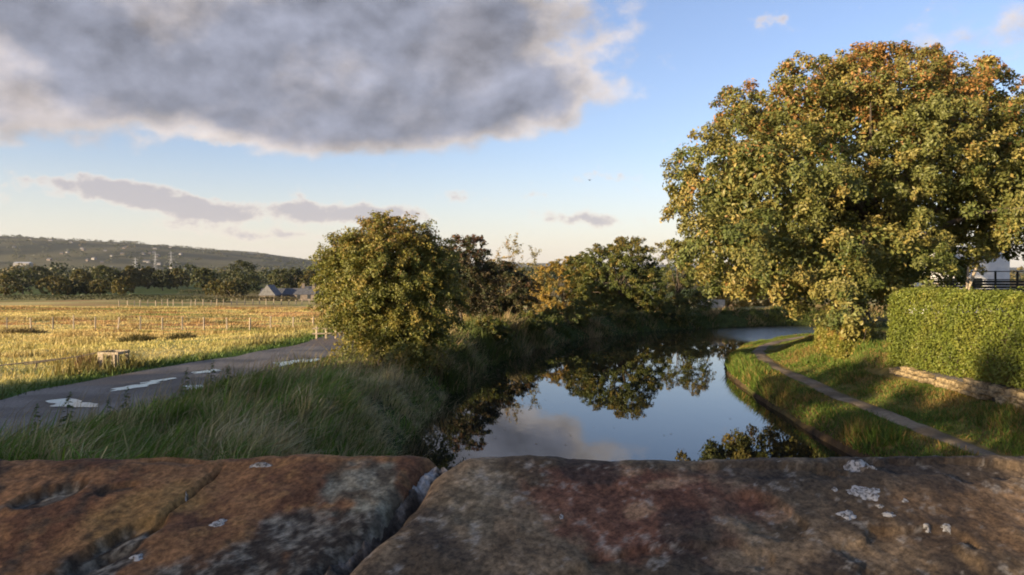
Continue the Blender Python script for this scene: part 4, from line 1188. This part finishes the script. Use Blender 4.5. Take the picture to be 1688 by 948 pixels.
for (ax, ay, sx, sy) in [(0, -.40, .72, .03), (0, .40, .72, .03), (-.36, 0, .03, .74), (.36, 0, .03, .74)]:
    for zz in (0.46,):
        o = link('rail', box_mesh('rail', sx, sy, 0.09, 0.004), TIMBER, root); o.location = Vector((cx + ax, cy + ay, z0 + zz)) - root.location
for zz in (0.05, 0.25):
    o = link('rail', box_mesh('rail', .03, .70, 0.12, 0.004), TIMBER, root); o.location = Vector((cx - .375, cy, z0 + zz)) - root.location
for ax in (-.2, 0.2):
    o = link('board', box_mesh('board', 0.13, .025, 0.46, 0.004), TIMBER, root); o.location = Vector((cx + ax, cy - .43, z0 + 0.02)) - root.location
# dead brown dock clump beside the pen
def clump(name, label, cat, cx, cy, r, h, n, col, w=0.03):
    a = R.uniform(0, 6.28, n); rr = r * np.sqrt(R.random(n))
    x = cx + np.cos(a) * rr; y = cy + np.sin(a) * rr
    z = height(x, y)
    hh = h * R.uniform(0.5, 1.1, n) * (1 - 0.5 * (rr / r) ** 2)
    V, Fs, C = blades(np.column_stack([x, y, z]), hh, w, np.column_stack([np.cos(a), np.sin(a)]) * (rr * 0.5)[:, None] + R.normal(size=(n, 2)) * 0.08, np.array(col) * R.uniform(0.6, 1.3, (n, 1)))
    o = link(name, mesh_np(name, V - np.array([cx, cy, gz(cx, cy)]), Fs, C), GRASS, None, (cx, cy, gz(cx, cy)))
    return tag(o, label, cat, 'dry plant clumps in the field')
clump('dock_clump', 'brown dead weed clump against the small timber pen', 'plant', -14.55, 26.5, 0.35, 0.65, 260, (0.13, 0.075, 0.04))
clump('rush_clump', 'dark rush tussock in the field, left of a pair', 'plant', -20.6, 42.5, 0.9, 0.55, 420, (0.085, 0.075, 0.03), 0.04)
clump('rush_clump', 'dark rush tussock in the field, right of a pair', 'plant', -18.6, 43.5, 0.7, 0.5, 350, (0.085, 0.075, 0.03), 0.04)
clump('rush_clump', 'dark rush tussock near the left edge, below the post row', 'plant', -38, 60, 1.5, 0.6, 420, (0.10, 0.075, 0.035), 0.06)
# pale rail barrier where the track meets the bush
root = empty('rail_barrier', (-8.6, 38, gz(-8.6, 38))); tag(root, 'low pale timber rail at the field corner left of the olive bush', 'barrier')
A = np.array([-9.6, 38.0]); B = np.array([-7.4, 38.6])
for t in np.linspace(0, 1, 6):
    p = A * (1 - t) + B * t
    o = link('post', box_mesh('post', 0.09, 0.09, 0.72, 0.01), TIMBER, root); o.location = Vector((p[0], p[1], gz(*p) - 0.05)) - root.location
for h in (0.3, 0.55):
    bar('rail', np.array([A[0] - .2, A[1] - .07, gz(*A) + h]), np.array([B[0] + .2, B[1] - .07, gz(*B) + h]), 0.04, TIMBER, root)
# pale fence under the trees at the bend
root = empty('rail_barrier', (17.5, 70, gz(17.5, 70))); tag(root, 'small pale board fence beyond the bend, under the great tree edge', 'barrier')
for k in range(4):
    o = link('board', box_mesh('board', 0.62, 0.04, 0.75, 0.01), simple('pale_board%d' % k, (0.5, 0.44, 0.36), 0.85, 6, 0.2), root)
    o.location = Vector((17.0 + 0.66 * k, 70 + 0.03 * k, gz(17 + .66 * k, 70) + 0.12)) - root.location

# ------------------------------------------------------------------ garden things behind the hedge
def building():
    root = empty('white_building', (36, 62, gz(36, 62))); tag(root, 'white box-like building glimpsed under the great tree behind the hedge', 'building')
    x0, x1, y0, y1, zt = 33.0, 39.3, 61, 65, 6.45
    z0 = gz(36, 62) - 0.2
    o = link('wall', box_mesh('wall', x1 - x0, y1 - y0, zt - z0, 0.06), WHITE, root); o.location = Vector(((x0 + x1) / 2, (y0 + y1) / 2, z0)) - root.location
    o = link('roof', box_mesh('roof', x1 - x0 + .3, y1 - y0 + .3, 0.12, 0.03), STEEL, root); o.location = Vector(((x0 + x1) / 2, (y0 + y1) / 2, zt)) - root.location
    for xx in (34.6, 36.6):
        w = link('window', box_mesh('window', 0.9, 0.06, 0.8, 0.01), GLASS, root); w.location = Vector((xx, y0 - 0.02, 3.3)) - root.location
building()
def dark_fence():
    root = empty('garden_fence', (26, 44, gz(26, 44))); tag(root, 'dark timber garden fence with open rails behind the clipped hedge', 'fence')
    xs = np.arange(22.5, 33.5, 1.25)
    for x in xs:
        o = link('post', box_mesh('post', 0.09, 0.09, 4.62 - gz(x, 44), 0.01), DARKWOOD, root); o.location = Vector((x, 44, gz(x, 44))) - root.location
    for zz in (2.5, 2.66, 2.82, 2.98, 3.14, 3.30, 3.46, 3.62, 3.78, 3.94, 4.10, 4.56):
        o = link('rail', box_mesh('rail', xs[-1] - xs[0] + 0.2, 0.035, 0.13 if zz < 4 else 0.05, 0.004), DARKWOOD, root); o.location = Vector(((xs[0] + xs[-1]) / 2, 43.93, zz)) - root.location
    return root
dark_fence()
root = empty('leaning_poles', (at(1600, 480, 36)[0], 36, gz(21, 36))); tag(root, 'pair of bare timber poles leaning together behind the hedge', 'poles')
bar('pole', at(1588, 500, 36), at(1609, 442, 36), 0.07, TIMBER, root); bar('pole', at(1592, 500, 35.8), at(1596, 440, 36.2), 0.05, TIMBER, root)
root = empty('bird_table', (at(1514, 480, 34)[0], 34, gz(18, 34))); tag(root, 'small white topped post showing over the left end of the hedge', 'post')
bar('post', at(1513, 520, 34), at(1513, 472, 34), 0.045, TIMBER, root)
o = link('top', box_mesh('top', 0.26, 0.22, 0.2, 0.03), WHITE, root); o.location = Vector(at(1513, 474, 34)) - root.location
bar('rail', at(1500, 470, 34.2), at(1546, 468, 34.2), 0.04, TIMBER, root)

# ------------------------------------------------------------------ valley: houses, wood, pylons
def gable(name, label, cat, x, y, w, dp, h, rh, rot, wallm, roofm, group=None, windows=0):
    z = gz(x, y) - 0.3
    root = empty(name, (x, y, z)); tag(root, label, cat, group); root.rotation_euler = (0, 0, rot)
    link('wall', box_mesh('wall', w, dp, h), wallm, root)
    V = np.array([(-w / 2 - .3, -dp / 2 - .3, h), (w / 2 + .3, -dp / 2 - .3, h), (w / 2 + .3, dp / 2 + .3, h), (-w / 2 - .3, dp / 2 + .3, h), (-w / 2 - .1, 0, h + rh), (w / 2 + .1, 0, h + rh)], float)
    me = mesh_np('roof', V, [np.array([[0, 1, 5, 4], [2, 3, 4, 5], [3, 2, 1, 0]]), np.array([[0, 4, 3], [1, 2, 5]])])
    rf = link('roof', me, roofm, root)
    if windows:
        o = link('chimney', box_mesh('chimney', 0.8, 0.7, rh + 1.2), HSTONE, rf); o.location = (w * 0.4, 0, h + 0.2)
        for k in range(windows):
            wx = -w / 2 + (k + 0.5) * w / windows
            o = link('window', box_mesh('window', 0.95, 0.08, 1.15), GLASS, root); o.location = (wx, -dp / 2 - 0.01, h * 0.42)
    return root
for k, (px, d, w, h, rh, rot, lab) in enumerate([(446, 215, 4.2, 1.8, 2.9, 1.45, 'steep gabled stone barn at the left of the farm'), (470, 225, 13, 1.9, 1.7, 0.1, 'long low grey roofed farm building in the middle of the farm'),
                                                (497, 218, 9, 2.0, 1.7, -0.1, 'stone farmhouse with grey roof right of the long farm building'), (520, 228, 8, 2.4, 1.8, 0.2, 'small stone outbuilding at the right end of the farm, by the olive bush')]):
    x = (px - 844) / F * d
    gable('farm_building', lab, 'building', x, d, w, 4.4, h, rh, rot, HSTONE, SLATE, 'stone farm buildings beyond the field', windows=0 if k == 0 else 3)
for k, (px, d, w) in enumerate([(455, 212, 2.2), (482, 214, 2.6), (509, 213, 2.0)]):
    pass

P_w = [pal([(0.035, 0.045, 0.014), (0.05, 0.06, 0.018), (0.085, 0.08, 0.025)], [3, 3, 1], 0.3), pal([(0.10, 0.095, 0.025), (0.14, 0.115, 0.03), (0.07, 0.075, 0.02)], [3, 2, 2], 0.3), pal([(0.06, 0.075, 0.02), (0.085, 0.09, 0.025), (0.11, 0.095, 0.03)], [3, 3, 1], 0.3)]
WT = [  # px, top, base, half width, distance, palette
    (8, 455, 490, 24, 235, 1, 'rounded golden green tree at the left edge of the valley wood'), (38, 444, 489, 30, 262, 0, 'broad dark green tree second from the left edge'), (88, 456, 490, 26, 240, 1, 'golden green bush tree left of the dark pair'),
    (112, 462, 490, 22, 246, 0, 'dark low tree tucked right of a golden bush tree'), (132, 444, 482, 15, 300, 1, 'narrow golden tree standing above the dark low tree'), (142, 464, 489, 12, 250, 2, 'small pale green tree between two golden ones'),
    (166, 461, 489, 19, 244, 1, 'rounded golden tree in front of the valley wood'), (202, 456, 488, 16, 240, 1, 'golden brown tree at the edge of the green pasture'), (168, 438, 470, 20, 340, 2, 'taller mid green tree behind the rounded golden one'),
    (215, 438, 468, 14, 350, 1, 'gold topped tree behind the pasture edge, leftmost of three'), (243, 440, 468, 16, 355, 1, 'gold topped tree behind the pasture, second of three'), (292, 443, 470, 20, 360, 1, 'gold topped tree behind the pasture, third of three'),
    (335, 441, 470, 18, 350, 2, 'green tree left behind the big lone tree'), (400, 430, 489, 30, 240, 0, 'big dark lone tree beside the farm'), (358, 462, 488, 19, 236, 1, 'low golden bush tree left of the big lone tree'), (379, 464, 488, 20, 232, 1, 'low golden bush tree at the foot of the big lone tree'),
    (462, 444, 468, 18, 330, 2, 'green tree behind the farm, nearest the lone tree'), (486, 442, 468, 16, 340, 0, 'dark green tree behind the middle of the farm'), (512, 446, 470, 18, 330, 1, 'golden tree behind the farm, next to the olive bush'), (62, 440, 475, 22, 330, 0, 'dark tree in the second row above the golden bush tree'), (268, 446, 470, 14, 330, 0, 'dark tree between two gold topped trees'), (190, 446, 470, 14, 320, 0, 'dark tree behind the golden brown one')]
for (px, pt, pb, hw, d, pk, lab) in WT:
    x = (px - 844) / F * d; z0 = gz(x, d); zt = CAMZ + (450 - pt) / F * d
    H = zt - z0; r = hw * d / F; cz = z0 + H * 0.56
    make_tree('valley_tree', lab, 'tree', (x, d, z0), [(x, d, cz, r, r, H * 0.42), (x + r * .35, d, cz - H * .2, r * .75, r * .7, H * 0.28), (x - r * .35, d, cz - H * .15, r * .7, r * .7, H * 0.3), (x + R.normal() * r * .2, d, cz + H * .12, r * .7, r * .7, H * 0.3)],
              120, 24, H * 0.085, 0.55 * d / 250, P_w[pk], trunk_r=0.28, limbs=6, group='trees in front of the valley wood', spray=0.6, droop=0.2)

# continuous woodland behind, hillside trees (reads as one mass)
def woodland():
    P, N, S, C = [], [], [], []
    def add(x, y, h, r, col, n, leaf):
        z = height(np.array([x]), np.array([y]))[0]
        d = norm(R.normal(size=(n, 3))); d[:, 2] = np.abs(d[:, 2]) * 1.0 - 0.25
        f = R.uniform(0.75, 1.05, n) * (1 + 0.25 * np.sin(d[:, 0] * 5 + x) * np.cos(d[:, 2] * 6 + y))
        P.append(np.array([x, y, z + h * (0.45 if y < 900 else 0.2)]) + d * np.array([r, r, h * 0.55]) * f[:, None]); N.append(norm(d + R.normal(size=(n, 3)) * 0.4))
        S.append(np.full(n, leaf) * R.uniform(0.6, 1.4, n)); C.append(np.array(col) * R.uniform(0.65, 1.35, (n, 1)))
    cols = [(0.035, 0.045, 0.016), (0.045, 0.055, 0.02), (0.075, 0.075, 0.025), (0.11, 0.09, 0.03)]
    for k in range(680):
        y = R.uniform(370, 1050); x = (R.uniform(-0.72, 0.25) if k < 560 else R.uniform(0.25, 1.1)) * y
        h = R.uniform(9, 16)
        add(x, y, h, h * R.uniform(0.4, 0.6), cols[R.choice(4, p=[.45, .3, .15, .1])], 90, 1.0 + y / 900)
    for k in range(1500):
        y = R.uniform(950, 3250) ; x = R.uniform(-0.72, 0.12) * y
        if fbm(np.array([x]), np.array([y]), 0.004, 3)[0] < 0.36: continue
        h = R.uniform(8, 15)
        add(x, y, h, h * R.uniform(0.6, 1.4), cols[R.choice(4, p=[.55, .3, .1, .05])], 26, 3.2)
    V, T, CC = leaves(np.vstack(P), np.vstack(N), np.concatenate(S), np.vstack(C), asp=0.9)
    tag(link('far_woodland', mesh_np('far_woodland', V, [T], CC), LEAF), 'dark mass of woodland filling the valley and hillside', 'woodland', None, 'stuff')
woodland()

# rough hedgerows crossing the pastures
def hedgerow(label, pts, h, col, name='hedgerow'):
    P = resample(np.array(pts, float), 1.2)
    n = len(P) * 60
    k = R.integers(0, len(P), n)
    hh = h * (0.6 + 0.8 * fbm(P[k, 0], P[k, 1], 0.12, 2))
    pos = np.column_stack([P[k] + R.normal(size=(n, 2)) * 0.9, height(P[k, 0], P[k, 1]) + R.random(n) ** 0.7 * hh])
    V, T, C = leaves(pos, norm(R.normal(size=(n, 3)) * .7 + np.array([-.3, -.5, .5])), 0.42 * R.uniform(.6, 1.3, n), np.array(col) * R.uniform(.6, 1.4, (n, 1)))
    c = np.array([P[0, 0], P[0, 1], gz(*P[0])])
    tag(link(name, mesh_np(name, V - c, [T], C), LEAF, None, tuple(c)), label, 'hedgerow', 'hedgerows across the valley pasture')
hedgerow('low dark hedgerow along the far left edge of the golden field', [(-150, 205), (-110, 200), (-88, 196), (-70, 190)], 1.3, (0.05, 0.055, 0.02))
hedgerow('low hedgerow between pasture and farm below the lone tree', [(-80, 215), (-68, 212), (-58, 208)], 1.2, (0.09, 0.075, 0.03))
hedgerow('brownish hedgerow crossing the green pasture above the post row', [(-112, 262), (-96, 268), (-80, 262)], 1.3, (0.06, 0.06, 0.02))

# houses of the town on the hillside
for k in range(34):
    y = R.uniform(1750, 2800); px = R.choice([R.uniform(20, 330), R.uniform(60, 210), R.uniform(230, 300)])
    x = (px - 844) / F * y
    gable('hillside_house', 'tiny pale house among trees on the distant hillside', 'house', x, y, R.uniform(6, 13), 8, R.uniform(3, 5), 3, R.uniform(-0.4, 0.4), PALE if R.random() < 0.7 else HSTONE, SLATE, 'houses on the hillside across the valley')
x = (38 - 844) / F * 1900
o = gable('hillside_house', 'long pale shed, largest building on the left of the hillside', 'house', x, 1900, 36, 20, 7, 3, 0.1, PALE, STEEL)

# pylons
def pylon(px, top, d, lab):
    x = (px - 844) / F * d; z0 = gz(x, d); H = CAMZ + (450 - top) / F * d - z0
    root = empty('pylon', (x, d, z0)); tag(root, lab, 'pylon', 'electricity pylons in the valley')
    b0 = H * 0.09; paths = []
    V, Fq = tube([(np.array([(x + sx * b0, d + sy * b0, z0), (x + sx * b0 * .3, d + sy * b0 * .3, z0 + H * 0.6), (x, d, z0 + H)]), [0.2, 0.18, 0.12]) for sx in (-1, 1) for sy in (-1, 1)], 4)
    link('mast', mesh_np('mast', local(V, root), Fq), STEEL, root)
    br = []
    for t in np.linspace(0.05, 0.85, 7):
        w = b0 * (1 - 0.7 * t / 0.6) if t < 0.6 else b0 * .3 * (1 - (t - .6) / .4)
        w2 = max(0.2, w * 0.85)
        br.append((np.array([(x - w, d - w, z0 + H * t), (x + w2, d - w2, z0 + H * (t + .11))]), [0.16, 0.16])); br.append((np.array([(x + w, d - w, z0 + H * t), (x - w2, d - w2, z0 + H * (t + .11))]), [0.16, 0.16]))
    V, Fq = tube(br, 4); link('lattice', mesh_np('lattice', local(V, root), Fq), STEEL, root)
    for t in (0.66, 0.78, 0.9):
        w = H * 0.13 * (1.1 - (t - 0.66))
        V, Fq = tube([(np.array([(x - w, d, z0 + H * t), (x, d, z0 + H * (t + .025)), (x + w, d, z0 + H * t)]), [0.15, 0.3, 0.15])], 4)
        link('cross_arm', mesh_np('cross_arm', local(V, root), Fq), STEEL, root)
pylon(223, 424, 1000, 'nearest pylon, standing lower left of the pair on the hillside')
pylon(256, 416, 1500, 'left pylon of the pair on the hillside')
pylon(282, 414, 1450, 'right pylon of the pair on the hillside')

# a bird over the canal
p = at(972, 297, 70)
V = np.array([(-0.34, 0.0, 0.10), (-0.15, 0.05, 0.07), (0, 0.16, 0.0), (0.15, 0.05, 0.07), (0.34, 0, 0.10), (0.14, -0.07, 0.05), (0, -0.22, 0.0), (-0.14, -0.07, 0.05), (0, 0, -0.06), (0, 0.03, 0.04)])
f = np.array([[0, 7, 1], [1, 7, 8], [1, 8, 2], [2, 8, 3], [3, 8, 5], [3, 5, 4], [5, 8, 6], [6, 8, 7], [1, 9, 7], [1, 2, 9], [2, 3, 9], [3, 5, 9], [5, 6, 9], [6, 7, 9]])
tag(link('bird', mesh_np('bird', V, [f]), BIRD, None, tuple(p)), 'tiny dark bird flying high above the canal', 'bird')

# ------------------------------------------------------------------ evening haze over the valley
def haze():
    m = bpy.data.materials.new('haze'); m.use_nodes = True
    nt = m.node_tree
    nt.nodes.remove(nt.nodes['Principled BSDF'])
    pv = nt.nodes.new('ShaderNodeVolumePrincipled')
    pv.inputs['Color'].default_value = (0.80, 0.87, 1.0, 1)
    pv.inputs['Density'].default_value = 0.00004
    pv.inputs['Anisotropy'].default_value = 0.2
    nt.links.new(pv.outputs[0], nt.nodes['Material Output'].inputs['Volume'])
    me = box_mesh('haze', 19600, 11500, 330)
    o = link('haze', me, m, None, (0, 4500, -32))
    tag(o, 'pale evening haze filling the valley', 'haze', None, 'stuff')
USE_HAZE = True
if USE_HAZE: haze()
sc.cycles.use_denoising = True
sc.cycles.filter_width = 1.9
sc.cycles.max_bounces = 6
sc.cycles.caustics_reflective = False
sc.cycles.caustics_refractive = False
sc.cycles.diffuse_bounces = 2
sc.cycles.glossy_bounces = 3
sc.cycles.transmission_bounces = 3
sc.cycles.volume_bounces = 0
